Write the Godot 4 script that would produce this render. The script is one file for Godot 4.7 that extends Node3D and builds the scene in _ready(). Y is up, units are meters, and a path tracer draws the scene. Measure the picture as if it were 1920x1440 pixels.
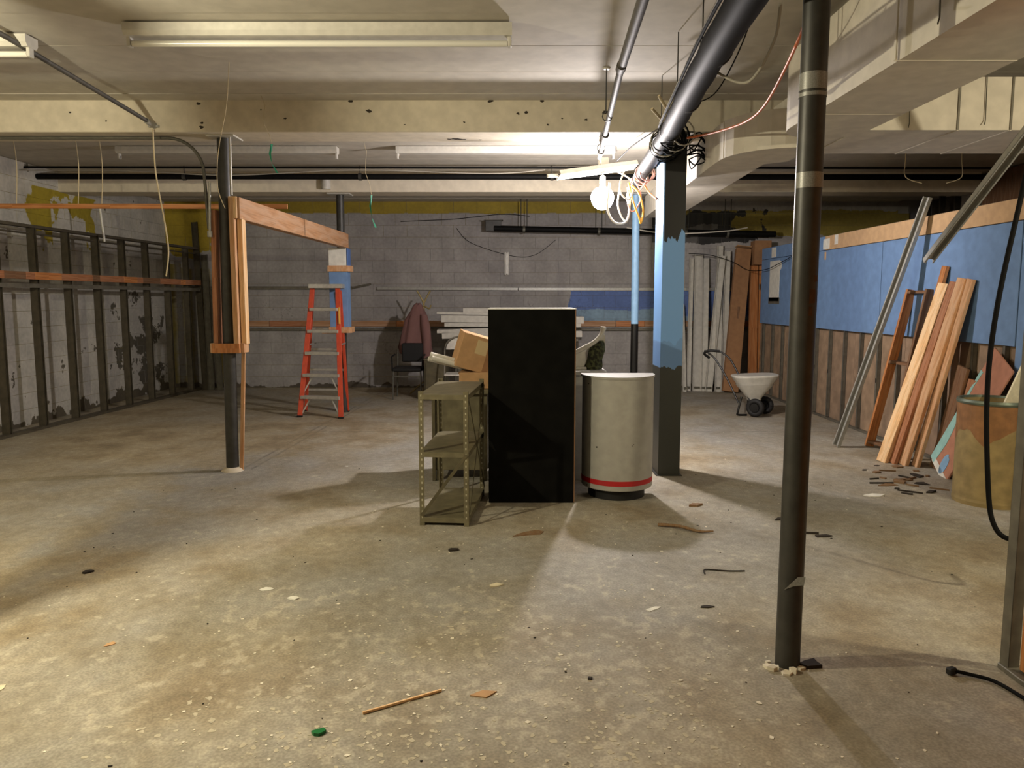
extends Node3D
# A basement room: x to the right, y up, the view runs along -z. V(x, y, d) is a point d metres into the room.
var used := {}
var boxes := {}
var M := {}
var T := {}
var rng := RandomNumberGenerator.new()

func V(x: float, y: float, d: float) -> Vector3:
	return Vector3(x, y, -d)

func numbered(called: String) -> String:
	var n: int = used.get(called, 0)
	used[called] = n + 1
	return called if n == 0 else "%s_%03d" % [called, n]

func tag(o: Node, label: String, category: String, group := "", kind := "") -> Node:
	if label: o.set_meta("label", label)
	if category: o.set_meta("category", category)
	if group: o.set_meta("group", group)
	if kind: o.set_meta("kind", kind)
	return o

func thing(called: String, at: Vector3, label: String, category: String, group := "") -> Node3D:
	var o := Node3D.new()
	o.name = numbered(called)
	add_child(o)
	o.position = at
	tag(o, label, category, group)
	return o

func setting(called: String, label := "", category := "") -> Node3D:
	var o := Node3D.new()
	o.name = numbered(called)
	add_child(o)
	tag(o, label, category, "", "structure")
	return o

func origin_of(p: Node) -> Vector3:
	var v := Vector3.ZERO
	while p != null and p != self:
		v += p.position
		p = p.get_parent()
	return v

func hang(o: MeshInstance3D, called: String, parent: Node) -> MeshInstance3D:
	if parent == null or parent == self:
		o.name = numbered(called)
		add_child(o)
	else:
		o.name = called
		o.position -= origin_of(parent)
		parent.add_child(o, true)
	return o

# ---------- shapes ----------
func tri(st: SurfaceTool, a: Vector3, b: Vector3, c: Vector3, out: Vector3) -> void:
	var n := (c - a).cross(b - a)
	if n.length_squared() < 1e-14: return
	n = n.normalized()
	if n.dot(out) < 0:
		var k := b
		b = c
		c = k
		n = -n
	for p in [a, b, c]:
		st.set_normal(n)
		st.add_vertex(p)

func quad(st: SurfaceTool, a: Vector3, b: Vector3, c: Vector3, d: Vector3, out: Vector3) -> void:
	tri(st, a, b, c, out)
	tri(st, a, c, d, out)

func begin() -> SurfaceTool:
	var st := SurfaceTool.new()
	st.begin(Mesh.PRIMITIVE_TRIANGLES)
	return st

func add_box(st: SurfaceTool, xf: Transform3D, size: Vector3, b := 0.003) -> void:
	var h := size / 2
	b = minf(b, minf(h.x, minf(h.y, h.z)) * 0.6)
	var i := h - Vector3(b, b, b)
	for ax in 3:
		var u := (ax + 1) % 3
		var v := (ax + 2) % 3
		for s in [-1.0, 1.0]:
			var p := []
			for q in [[-1, -1], [1, -1], [1, 1], [-1, 1]]:
				var w := Vector3()
				w[ax] = s * h[ax]
				w[u] = q[0] * i[u]
				w[v] = q[1] * i[v]
				p.append(xf * w)
			var o := Vector3()
			o[ax] = s
			quad(st, p[0], p[1], p[2], p[3], xf.basis * o)
			for s2 in [-1.0, 1.0]:   # the chamfer between face ax and face u
				var e := []
				for q in [[0, -1], [1, -1], [1, 1], [0, 1]]:
					var w := Vector3()
					w[ax] = s * (h[ax] if q[0] == 0 else i[ax])
					w[u] = s2 * (i[u] if q[0] == 0 else h[u])
					w[v] = q[1] * i[v]
					e.append(xf * w)
				var oo := Vector3()
				oo[ax] = s
				oo[u] = s2
				quad(st, e[0], e[1], e[2], e[3], xf.basis * oo)
	for x in [-1.0, 1.0]:
		for y in [-1.0, 1.0]:
			for z in [-1.0, 1.0]:
				var s := Vector3(x, y, z)
				tri(st, xf * Vector3(x * h.x, y * i.y, z * i.z), xf * Vector3(x * i.x, y * h.y, z * i.z), xf * Vector3(x * i.x, y * i.y, z * h.z), xf.basis * s)

func box_mesh(size: Vector3, b := 0.003) -> ArrayMesh:
	var key := "%.4f_%.4f_%.4f_%.4f" % [size.x, size.y, size.z, b]
	if not boxes.has(key):
		var st := begin()
		add_box(st, Transform3D(), size, b)
		boxes[key] = st.commit()
	return boxes[key]

func block(called: String, at: Vector3, size: Vector3, mat: Material, parent: Node = null, basis := Basis(), b := 0.003) -> MeshInstance3D:
	var o := MeshInstance3D.new()
	o.mesh = box_mesh(size, b)
	o.material_override = mat
	o.transform = Transform3D(basis, at)
	return hang(o, called, parent)

# a straight piece from a to b: w across «side», t across the third way
func aim(a: Vector3, b: Vector3, side: Vector3) -> Basis:
	var y := (b - a).normalized()
	var x := (side - y * side.dot(y)).normalized()
	return Basis(x, y, x.cross(y))

func board(called: String, a: Vector3, b: Vector3, w: float, t: float, mat: Material, parent: Node = null, side := Vector3.RIGHT, bev := 0.003) -> MeshInstance3D:
	return block(called, (a + b) / 2, Vector3(w, a.distance_to(b), t), mat, parent, aim(a, b, side), bev)

# metal channel (stud or track): web w wide, two flanges t deep, along a-b
func channel(called: String, a: Vector3, b: Vector3, w: float, t: float, mat: Material, parent: Node = null, side := Vector3.RIGHT, g := 0.003) -> MeshInstance3D:
	var st := begin()
	var l := a.distance_to(b)
	add_box(st, Transform3D(Basis(), Vector3(0, 0, -t / 2 + g / 2)), Vector3(w, l, g), 0.0006)
	for s in [-1.0, 1.0]:
		add_box(st, Transform3D(Basis(), Vector3(s * (w / 2 - g / 2), 0, 0)), Vector3(g, l, t), 0.0006)
		add_box(st, Transform3D(Basis(), Vector3(s * (w / 2 - 0.006), 0, t / 2 - g / 2)), Vector3(0.012, l, g), 0.0006)
	var o := MeshInstance3D.new()
	o.mesh = st.commit()
	o.material_override = mat
	o.transform = Transform3D(aim(a, b, side), (a + b) / 2)
	return hang(o, called, parent)

func add_tube(st: SurfaceTool, pts: Array, r, sides := 8, closed := true) -> void:
	var n := pts.size()
	var up := Vector3.UP
	var rings := []
	var norms := []
	for k in n:
		var d: Vector3 = (pts[mini(k + 1, n - 1)] - pts[maxi(k - 1, 0)]).normalized()
		if k == 0 and absf(d.dot(up)) > 0.95: up = Vector3.RIGHT
		var x := up.cross(d)
		if x.length() < 0.001: x = Vector3.RIGHT.cross(d)
		x = x.normalized()
		up = d.cross(x).normalized()
		var rad: float = r[k] if r is Array else r
		var ring := []
		var nn := []
		for s in sides:
			var t := TAU * s / sides
			var v := x * cos(t) + up * sin(t)
			ring.append(pts[k] + v * rad)
			nn.append(v)
		rings.append(ring)
		norms.append(nn)
	for k in n - 1:
		for s in sides:
			var e := (s + 1) % sides
			var q := [[k, s], [k + 1, s], [k + 1, e], [k, s], [k + 1, e], [k, e]]
			for j in 2:
				var a: Vector3 = rings[q[j * 3][0]][q[j * 3][1]]
				var b: Vector3 = rings[q[j * 3 + 1][0]][q[j * 3 + 1][1]]
				var c: Vector3 = rings[q[j * 3 + 2][0]][q[j * 3 + 2][1]]
				var order := [0, 1, 2]
				if (c - a).cross(b - a).dot(norms[k][s] + norms[k][e]) < 0: order = [0, 2, 1]
				for i in order:
					st.set_normal(norms[q[j * 3 + i][0]][q[j * 3 + i][1]])
					st.add_vertex(rings[q[j * 3 + i][0]][q[j * 3 + i][1]])
	if closed:
		for end in [0, n - 1]:
			var o: Vector3 = pts[0] - pts[1] if end == 0 else pts[n - 1] - pts[n - 2]
			for s in range(1, sides - 1):
				tri(st, rings[end][0], rings[end][s], rings[end][s + 1], o)

func tube(called: String, pts: Array, r, mat: Material, parent: Node = null, sides := 10) -> MeshInstance3D:
	var st := begin()
	add_tube(st, pts, r, sides)
	return put(called, st, mat, parent)

func put(called: String, st: SurfaceTool, mat: Material, parent: Node = null) -> MeshInstance3D:
	var o := MeshInstance3D.new()
	o.mesh = st.commit()
	o.material_override = mat
	return hang(o, called, parent)

func spline(p: Array, n := 6) -> Array:
	var out := []
	for k in p.size() - 1:
		var a: Vector3 = p[maxi(k - 1, 0)]
		var b: Vector3 = p[k]
		var c: Vector3 = p[k + 1]
		var d: Vector3 = p[mini(k + 2, p.size() - 1)]
		for i in n: out.append(b.cubic_interpolate(c, a, d, float(i) / n))
	out.append(p[-1])
	return out

# profile [[radius, height], ...] turned round a vertical axis at «at»; a0..a1 in radians
func add_lathe(st: SurfaceTool, at: Vector3, prof: Array, segs := 32, a0 := 0.0, a1 := TAU, squash := 1.0) -> void:
	for k in prof.size() - 1:
		var p: Array = prof[k]
		var q: Array = prof[k + 1]
		var dn := Vector2(q[1] - p[1], -(q[0] - p[0])).normalized()
		for s in segs:
			var t := a0 + (a1 - a0) * s / segs
			var u := a0 + (a1 - a0) * (s + 1) / segs
			var f := func(e: Array, w: float) -> Vector3: return at + Vector3(e[0] * cos(w), e[1], e[0] * sin(w) * squash)
			var g := func(w: float) -> Vector3: return Vector3(dn.x * cos(w), dn.y, dn.x * sin(w)).normalized()
			var vs := [f.call(p, t), f.call(q, t), f.call(q, u), f.call(p, u)]
			var ns := [g.call(t), g.call(t), g.call(u), g.call(u)]
			for o in [[0, 1, 2], [0, 2, 3]]:
				var a: Vector3 = vs[o[0]]
				var b: Vector3 = vs[o[1]]
				var c: Vector3 = vs[o[2]]
				if (c - a).cross(b - a).length_squared() < 1e-16: continue
				var order: Array = o if (c - a).cross(b - a).dot(ns[o[0]] + ns[o[2]]) > 0 else [o[0], o[2], o[1]]
				for i in order:
					st.set_normal(ns[i])
					st.add_vertex(vs[i])

func lathe(called: String, at: Vector3, prof: Array, mat: Material, parent: Node = null, segs := 32, a0 := 0.0, a1 := TAU, squash := 1.0) -> MeshInstance3D:
	var st := begin()
	add_lathe(st, at, prof, segs, a0, a1, squash)
	return put(called, st, mat, parent)

# flat outline in the x-y plane of xf, thickness t along its z
func add_prism(st: SurfaceTool, xf: Transform3D, poly: PackedVector2Array, t: float) -> void:
	var idx := Geometry2D.triangulate_polygon(poly)
	var z := xf.basis.z
	for s in [-0.5, 0.5]:
		for k in range(0, idx.size(), 3):
			var p := []
			for j in 3: p.append(xf * Vector3(poly[idx[k + j]].x, poly[idx[k + j]].y, s * t))
			tri(st, p[0], p[1], p[2], z * s)
	var cw := Geometry2D.is_polygon_clockwise(poly)
	for k in poly.size():
		var a := poly[k]
		var b := poly[(k + 1) % poly.size()]
		var o := Vector2(b.y - a.y, a.x - b.x) * (-1.0 if cw else 1.0)
		quad(st, xf * Vector3(a.x, a.y, -t / 2), xf * Vector3(b.x, b.y, -t / 2), xf * Vector3(b.x, b.y, t / 2), xf * Vector3(a.x, a.y, t / 2), xf.basis * Vector3(o.x, o.y, 0))

func prism(called: String, xf: Transform3D, poly: Array, t: float, mat: Material, parent: Node = null) -> MeshInstance3D:
	var st := begin()
	add_prism(st, Transform3D(), PackedVector2Array(poly), t)
	var o := MeshInstance3D.new()
	o.mesh = st.commit()
	o.material_override = mat
	o.transform = xf
	return hang(o, called, parent)

# rings of points joined into a skin (loft), closed round, capped at both ends
func add_loft(st: SurfaceTool, rings: Array) -> void:
	var n: int = rings[0].size()
	var mids := []
	for r in rings:
		var c := Vector3.ZERO
		for p in r: c += p
		mids.append(c / n)
	var nor := func(k: int, s: int) -> Vector3:
		var du: Vector3 = rings[k][(s + 1) % n] - rings[k][(s + n - 1) % n]
		var dv: Vector3 = rings[mini(k + 1, rings.size() - 1)][s] - rings[maxi(k - 1, 0)][s]
		var v := du.cross(dv).normalized()
		return v if v.dot(rings[k][s] - mids[k]) > 0 else -v
	for k in rings.size() - 1:
		for s in n:
			var e := (s + 1) % n
			for q in [[[k, s], [k + 1, s], [k + 1, e]], [[k, s], [k + 1, e], [k, e]]]:
				var a: Vector3 = rings[q[0][0]][q[0][1]]
				var b: Vector3 = rings[q[1][0]][q[1][1]]
				var c: Vector3 = rings[q[2][0]][q[2][1]]
				var m: Vector3 = (a + b + c) / 3 - (mids[k] + mids[k + 1]) / 2
				var order := [0, 1, 2] if (c - a).cross(b - a).dot(m) > 0 else [0, 2, 1]
				for i in order:
					st.set_normal(nor.call(q[i][0], q[i][1]))
					st.add_vertex(rings[q[i][0]][q[i][1]])
	for end in [0, rings.size() - 1]:
		var o: Vector3 = mids[end] - mids[1 if end == 0 else end - 1]
		for s in n: tri(st, mids[end], rings[end][s], rings[end][(s + 1) % n], o)

# ---------- textures and materials ----------
func noise(sd: int, freq: float, oct := 4, kind := FastNoiseLite.TYPE_SIMPLEX_SMOOTH) -> FastNoiseLite:
	var n := FastNoiseLite.new()
	n.seed = sd
	n.noise_type = kind
	n.frequency = freq
	n.fractal_type = FastNoiseLite.FRACTAL_FBM
	n.fractal_octaves = oct
	return n

# grey mottling between lo and hi, seamless
func mottle(sd: int, size: int, freq: float, lo: float, hi: float, oct := 4, gain := 1.6) -> ImageTexture:
	var src := noise(sd, freq, oct).get_seamless_image(size, size, false, false, 0.2).get_data()
	var out := PackedByteArray()
	out.resize(size * size * 3)
	for k in size * size:
		var v := clampf((src[k] / 255.0 - 0.5) * gain + 0.5, 0, 1)
		var b := int(255 * (lo + (hi - lo) * v))
		out[k * 3] = b
		out[k * 3 + 1] = b
		out[k * 3 + 2] = b
	return ImageTexture.create_from_image(Image.create_from_data(size, size, false, Image.FORMAT_RGB8, out))

func wood_grain(sd: int, lo: float, ring: float) -> ImageTexture:
	var w := 256
	var h := 512
	var n := noise(sd, 1.0, 3)
	var out := PackedByteArray()
	out.resize(w * h * 3)
	for y in h:
		for x in w:
			var fx := float(x) / w
			var fy := float(y) / h
			var warp := n.get_noise_2d(fx * 1.6, fy * 0.9)
			var a := 0.5 + 0.5 * sin((fx * ring + warp * 1.5) * TAU)
			var f := n.get_noise_2d(fx * 70.0, fy * 1.6)
			var v := clampf(lo + (1.0 - lo) * (0.62 * a + 0.38) + f * 0.2, 0.0, 1.0)
			var k := (y * w + x) * 3
			out[k] = int(255 * v)
			out[k + 1] = int(255 * v * (0.93 + 0.07 * a))
			out[k + 2] = int(255 * v * (0.84 + 0.16 * a))
	return ImageTexture.create_from_image(Image.create_from_data(w, h, false, Image.FORMAT_RGB8, out))

func mat(called: String, c: Color, rough := 0.8, tex: Texture2D = null, scale := 1.0, metal := 0.0, world := false, bump := 0.0, bump_tex: Texture2D = null) -> StandardMaterial3D:
	var m := StandardMaterial3D.new()
	m.resource_name = called
	m.albedo_color = c
	m.roughness = rough
	m.metallic = metal
	if tex or bump_tex:
		m.uv1_triplanar = true
		m.uv1_world_triplanar = world
		m.uv1_scale = Vector3.ONE * scale
		m.uv1_triplanar_sharpness = 4.0
	if tex: m.albedo_texture = tex
	if bump > 0:
		m.heightmap_enabled = true
		m.heightmap_texture = bump_tex if bump_tex else tex
		m.heightmap_scale = bump
	M[called] = m
	return m

func smooth(a: float, b: float, x: float) -> float:
	return smoothstep(a, b, x)

# the slab: concrete with dust, worn grey paths, whitish paint crusts and brown spills; 16 m by 18 m
func floor_texture() -> ImageTexture:
	var S := 1600
	var big := noise(5, 0.0035, 4).get_image(S, S, false, false, false).get_data()
	var mid := noise(9, 0.018, 5).get_image(S, S, false, false, false).get_data()
	var fine := noise(13, 0.12, 4).get_image(S, S, false, false, false).get_data()
	var crust := noise(21, 0.06, 5).get_image(S, S, false, false, false).get_data()
	var out := PackedByteArray()
	out.resize(S * S * 3)
	var dust := Vector3(0.675, 0.618, 0.505)
	var grey := Vector3(0.585, 0.570, 0.535)
	var brown := Vector3(0.53, 0.46, 0.36)
	var pale := Vector3(0.78, 0.74, 0.66)
	for j in S:
		var d := (0.85 - (j + 0.5) / S) * 18.0
		for i in S:
			var k := j * S + i
			var x := ((i + 0.5) / S - 0.5) * 16.0
			var b := big[k] / 255.0 - 0.5
			var m := mid[k] / 255.0 - 0.5
			var f := fine[k] / 255.0 - 0.5
			# where people walked the dust is gone and the concrete is grey: right of the old partition line
			var lane := -2.45 + (d - 6.9) * 0.05
			var walk := smooth(lane - 0.5, lane + 0.25, x + m * 1.6 + b * 0.8)
			var g := clampf(0.25 + 0.42 * walk + b * 1.5 + m * 0.9, 0.0, 1.0)
			var c := dust.lerp(grey, g)
			c = c.lerp(brown, clampf((-b - m * 0.7 - 0.12) * 1.5, 0.0, 0.55))
			c *= 1.0 + m * 0.30 + f * 0.22
			# whitish crusts of old paint in the near middle of the floor
			var cr := crust[k] / 255.0 - 0.5
			var zone := exp(-pow((x + 0.45) / 1.1, 2) - pow((d - 2.9) / 0.9, 2)) + 0.7 * exp(-pow((x - 0.5) / 0.8, 2) - pow((d - 3.2) / 1.1, 2)) + 0.5 * exp(-pow((x + 1.6) / 1.4, 2) - pow((d - 3.6) / 1.0, 2))
			c = c.lerp(pale, clampf((cr + f * 0.7 + m * 0.4 - 0.34 + 0.22 * minf(zone, 1.0)) * 6.0, 0.0, 0.5))
			# marks left by the sill of a removed partition, from pole to pole
			if d > 6.9:
				for e in [-0.02, 0.07]:
					c *= 1.0 - 0.22 * exp(-pow((x - lane - e) / 0.012, 2)) * clampf(0.6 + m * 3.0, 0.0, 1.0)
			c *= 1.0 - 0.25 * exp(-pow((d - 8.9 - m * 0.1) / 0.012, 2)) * smooth(-2.4, -2.0, x)
			out[k * 3] = int(clampf(c.x, 0, 1) * 255)
			out[k * 3 + 1] = int(clampf(c.y, 0, 1) * 255)
			out[k * 3 + 2] = int(clampf(c.z, 0, 1) * 255)
	return ImageTexture.create_from_image(Image.create_from_data(S, S, false, Image.FORMAT_RGB8, out))

# paint and grime on the block walls: W metres wide, 4 m high; painter(u metres, y metres, m, f) gives the paint
func wall_texture(sd: int, painter: Callable) -> ImageTexture:
	var W := 1600
	var H := 400
	var mid := noise(sd, 0.02, 5).get_image(W, H, false, false, false).get_data()
	var fine := noise(sd + 3, 0.15, 3).get_image(W, H, false, false, false).get_data()
	var out := PackedByteArray()
	out.resize(W * H * 3)
	for j in H:
		var y := (1.0 - (j + 0.5) / H) * 4.0
		for i in W:
			var k := j * W + i
			var m := mid[k] / 255.0 - 0.5
			var f := fine[k] / 255.0 - 0.5
			var c: Vector3 = painter.call((i + 0.5) / W * 16.0, y, m, f)
			c *= 1.0 + m * 0.22 + f * 0.14
			out[k * 3] = int(clampf(c.x, 0, 1) * 255)
			out[k * 3 + 1] = int(clampf(c.y, 0, 1) * 255)
			out[k * 3 + 2] = int(clampf(c.z, 0, 1) * 255)
	return ImageTexture.create_from_image(Image.create_from_data(W, H, false, Image.FORMAT_RGB8, out))

func paint_back(u: float, y: float, m: float, f: float) -> Vector3:
	var x := u - 8.0
	var c := Vector3(0.60, 0.585, 0.575)
	var e := m * 0.10
	if y + m * 0.05 > 3.0 and x < 1.6: c = Vector3(0.60, 0.52, 0.16)
	if x < -5.15 + m * 0.6 and y > 2.35 + m * 0.6: c = Vector3(0.60, 0.52, 0.14)
	if x < -5.0 + m * 0.4 and y < 2.0 + m: c = c.lerp(Vector3(0.42, 0.36, 0.12), clampf(0.4 + sin(x * 21.0) * 0.5 + m, 0, 0.8))
	if x > 2.4 and y > 2.62 + e and y + m * 0.1 < 3.05: c = Vector3(0.55, 0.49, 0.22)
	if x > 2.4 and x < 4.0 + m * 2.0 and y > 2.5 + e and y < 3.02 + m * 0.3: c = Vector3(0.15, 0.145, 0.14) if y > 2.78 + m * 0.2 or x > 3.35 + m else Vector3(0.34, 0.33, 0.32)
	if x > 0.98 + m * 0.15 and x < 5.0 and y > 1.12 and y < 1.69:
		var low := 1.36 + e + (0.0 if x < 2.6 else -0.12)
		c = Vector3(0.36, 0.45, 0.66) if y > low else Vector3(0.50, 0.60, 0.68)
	if y < 0.06 + m * 0.2: c = Vector3(0.30, 0.27, 0.23)
	var crack := absf(y - 1.0 - 0.4 * sin(x * 0.9) - m * 1.6)
	if crack < 0.006: c *= 0.8
	return c

func paint_left(u: float, y: float, m: float, f: float) -> Vector3:
	var c := Vector3(0.71, 0.695, 0.66)
	if u > 9.7 + m * 0.5 and u < 11.2 + m * 0.5 and y > 2.35 + m * 0.8 and y < 2.95 and (u < 10.1 or u > 10.9 or y > 2.75 + m): c = Vector3(0.60, 0.53, 0.14)
	if y > 2.8 + m * 0.3 and u < 9.6: c = Vector3(0.70, 0.68, 0.64)
	# black mould creeping up near the corner
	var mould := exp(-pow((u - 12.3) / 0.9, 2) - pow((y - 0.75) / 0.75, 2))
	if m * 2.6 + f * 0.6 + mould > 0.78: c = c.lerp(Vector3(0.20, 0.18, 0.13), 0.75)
	if y < 0.10 + m * 0.5: c = Vector3(0.33, 0.30, 0.24)
	return c

func make_materials() -> void:
	T.fine = mottle(1, 512, 0.02, 0.93, 1.0)
	T.blotch = mottle(2, 512, 0.012, 0.84, 1.0, 5, 1.6)
	T.faint = mottle(4, 512, 0.02, 0.93, 1.0, 5, 1.4)
	T.grit = mottle(3, 512, 0.09, 0.86, 1.0, 3, 1.8)
	T.wood = wood_grain(31, 0.90, 9.0)
	T.wood2 = wood_grain(37, 0.86, 13.0)
	var fl := mat("floor_concrete", Color(1, 1, 1), 0.72, floor_texture(), 1.0, 0.0, true)
	fl.uv1_scale = Vector3(1.0 / 16, 1.0 / 16, 1.0 / 18)
	fl.uv1_offset = Vector3(0.5, 0, 0.85)
	fl.detail_enabled = true
	fl.detail_albedo = T.grit
	fl.detail_blend_mode = BaseMaterial3D.BLEND_MODE_MUL
	fl.detail_uv_layer = BaseMaterial3D.DETAIL_UV_2
	fl.uv2_triplanar = true
	fl.uv2_world_triplanar = true
	fl.uv2_scale = Vector3.ONE * 1.3
	var wb := mat("painted_block_back", Color(1, 1, 1), 0.75, wall_texture(41, paint_back), 1.0, 0.0, true)
	wb.uv1_scale = Vector3(1.0 / 16, 0.25, 1.0 / 16)
	wb.uv1_offset = Vector3(0.5, 0, 0)
	var wl := mat("painted_block_left", Color(1, 1, 1), 0.75, wall_texture(47, paint_left), 1.0, 0.0, true)
	wl.uv1_scale = Vector3(1.0 / 16, 0.25, 1.0 / 16)
	mat("ceiling_concrete", Color(0.75, 0.725, 0.675), 0.85, T.faint, 0.5, 0.0, true, 0.05, T.grit)
	mat("beam_concrete", Color(0.82, 0.78, 0.70), 0.85, T.faint, 0.7, 0.0, true, 0.06, T.grit)
	mat("stain_dark", Color(0.22, 0.19, 0.15), 0.9, T.fine, 2.0)
	mat("mortar", Color(0.58, 0.565, 0.55), 0.9)
	mat("pale_wall", Color(0.66, 0.63, 0.57), 0.9, T.faint, 0.5, 0.0, true)
	mat("dark_wall", Color(0.40, 0.36, 0.30), 0.9, T.blotch, 0.5, 0.0, true)
	mat("pine", Color(0.80, 0.64, 0.49), 0.65, T.wood, 1.6)
	mat("pine_pale", Color(0.92, 0.78, 0.60), 0.65, T.wood, 1.4)
	mat("pine_red", Color(0.66, 0.46, 0.33), 0.65, T.wood2, 1.4)
	mat("wood_orange", Color(0.74, 0.50, 0.30), 0.55, T.wood2, 1.0)
	mat("wood_brown", Color(0.48, 0.36, 0.26), 0.7, T.wood2, 1.2)
	mat("fir", Color(0.70, 0.56, 0.44), 0.7, T.wood, 1.1)
	mat("plywood", Color(0.78, 0.60, 0.44), 0.75, T.wood, 0.7)
	mat("steel_dark", Color(0.25, 0.245, 0.23), 0.45, T.blotch, 1.5, 0.15)
	mat("steel_dull", Color(0.42, 0.41, 0.37), 0.5, T.blotch, 1.5, 0.4)
	mat("galvanised", Color(0.66, 0.655, 0.63), 0.42, T.fine, 2.0, 0.35)
	mat("rust_dark", Color(0.34, 0.23, 0.14), 0.8, T.blotch, 4.0)
	mat("stud_old", Color(0.47, 0.45, 0.40), 0.55, T.blotch, 1.2, 0.35)
	mat("stud_old_dark", Color(0.34, 0.31, 0.25), 0.65, T.blotch, 1.2, 0.2)
	mat("pipe_black", Color(0.07, 0.068, 0.065), 0.6, T.blotch, 2.0)
	M.pipe_black.metallic_specular = 0.25
	mat("pipe_grey", Color(0.34, 0.325, 0.30), 0.62, T.blotch, 2.0, 0.2)
	mat("plastic_black", Color(0.05, 0.05, 0.05), 0.32)
	mat("rubber_black", Color(0.06, 0.055, 0.05), 0.7)
	mat("cable_black", Color(0.045, 0.045, 0.045), 0.75)
	M.cable_black.metallic_specular = 0.25
	mat("cable_grey", Color(0.62, 0.60, 0.55), 0.5)
	mat("cable_white", Color(0.85, 0.83, 0.78), 0.5)
	mat("cable_orange", Color(0.80, 0.41, 0.15), 0.5)
	mat("cable_yellow", Color(0.88, 0.66, 0.22), 0.5)
	mat("string", Color(0.74, 0.68, 0.55), 0.9)
	mat("ribbon_green", Color(0.25, 0.66, 0.52), 0.45)
	mat("white_enamel", Color(0.77, 0.755, 0.715), 0.4, T.fine, 1.0)
	mat("white_tube", Color(0.82, 0.81, 0.77), 0.25)
	mat("duct_paint", Color(0.82, 0.79, 0.73), 0.55, T.fine, 0.6, 0.0, true)
	mat("tape", Color(0.58, 0.58, 0.56), 0.4, T.grit, 3.0, 0.2)
	mat("blue_panel", Color(0.44, 0.565, 0.735), 0.7, T.fine, 0.6)
	mat("blue_light", Color(0.54, 0.70, 0.84), 0.5, T.fine, 1.0)
	mat("blue_deep", Color(0.33, 0.46, 0.70), 0.6, T.fine, 1.0)
	mat("tan_panel", Color(0.78, 0.64, 0.48), 0.75, T.fine, 0.8)
	mat("backing", Color(0.62, 0.52, 0.42), 0.85, T.blotch, 0.8)
	mat("paper_white", Color(0.88, 0.87, 0.83), 0.8, T.fine, 1.0)
	mat("ladder_orange", Color(0.78, 0.29, 0.18), 0.45, T.fine, 1.5)
	mat("aluminium", Color(0.74, 0.73, 0.70), 0.4, T.fine, 2.0, 0.5)
	mat("cabinet_black", Color(0.075, 0.073, 0.066), 0.85, T.blotch, 1.0)
	M.cabinet_black.metallic_specular = 0.15
	mat("cabinet_edge", Color(0.80, 0.80, 0.78), 0.5)
	mat("counter_white", Color(0.64, 0.63, 0.60), 0.45, T.fine, 0.8)
	mat("stripe_red", Color(0.66, 0.11, 0.12), 0.45)
	mat("plinth_black", Color(0.06, 0.055, 0.05), 0.6)
	mat("olive_steel", Color(0.46, 0.43, 0.33), 0.5, T.blotch, 1.2, 0.15)
	mat("olive_dark", Color(0.36, 0.33, 0.24), 0.5, T.blotch, 1.2, 0.15)
	mat("cardboard", Color(0.74, 0.58, 0.41), 0.85, T.fine, 1.0)
	mat("cardboard_brown", Color(0.60, 0.44, 0.30), 0.85, T.fine, 1.0)
	mat("jacket", Color(0.50, 0.36, 0.34), 0.9, T.grit, 3.0)
	mat("camo", Color(0.30, 0.31, 0.18), 0.9, mottle(77, 256, 0.03, 0.45, 1.0, 3, 4.0), 3.0)
	mat("drum_fibre", Color(0.60, 0.52, 0.34), 0.75, T.blotch, 1.2)
	mat("drum_rust", Color(0.56, 0.39, 0.23), 0.75, T.blotch, 1.5)
	mat("drum_rim", Color(0.40, 0.44, 0.38), 0.45, T.blotch, 2.0, 0.4)
	mat("teal_paint", Color(0.60, 0.78, 0.76), 0.6, T.fine, 1.0)
	mat("debris_dark", Color(0.16, 0.13, 0.10), 0.9)
	mat("debris_wood", Color(0.50, 0.40, 0.29), 0.8, T.wood, 3.0)
	mat("flake", Color(0.88, 0.85, 0.78), 0.8)
	mat("green_scrap", Color(0.06, 0.42, 0.20), 0.4)
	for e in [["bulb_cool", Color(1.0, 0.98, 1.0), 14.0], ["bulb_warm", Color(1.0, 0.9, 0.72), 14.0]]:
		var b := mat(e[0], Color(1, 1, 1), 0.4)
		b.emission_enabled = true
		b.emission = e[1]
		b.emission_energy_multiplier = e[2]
	mat("tan_salmon", Color(0.72, 0.50, 0.40), 0.75, T.fine, 0.9)
	mat("paper_cream", Color(0.84, 0.80, 0.68), 0.8, T.fine, 1.5)
	mat("crust", Color(0.74, 0.70, 0.61), 0.85, T.fine, 3.0)
	mat("brass", Color(0.62, 0.55, 0.36), 0.45, null, 1.0, 0.4)
	mat("label_yellow", Color(0.86, 0.66, 0.28), 0.6)
	mat("label_pink", Color(0.74, 0.58, 0.54), 0.7)
	mat("label_cream", Color(0.84, 0.74, 0.56), 0.8, T.grit, 4.0)
	mat("slot_pale", Color(0.66, 0.64, 0.55), 0.6)
	mat("cable_pink", Color(0.86, 0.64, 0.60), 0.5)

func bulb_light(called: String, at: Vector3, c: Color, energy: float, size: float) -> void:
	var l := OmniLight3D.new()
	l.name = called
	l.position = at
	l.light_color = c
	l.light_energy = energy
	l.light_size = size
	l.omni_range = 40.0
	l.omni_attenuation = 2.0
	l.shadow_enabled = true
	add_child(l)

const BULB := Vector3(0.875, 2.53, -7.6)
const BULB_NEAR := Vector3(-2.8, 2.72, -2.85)
const BULB_SIDE := Vector3(4.0, 2.4, -2.3)

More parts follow.
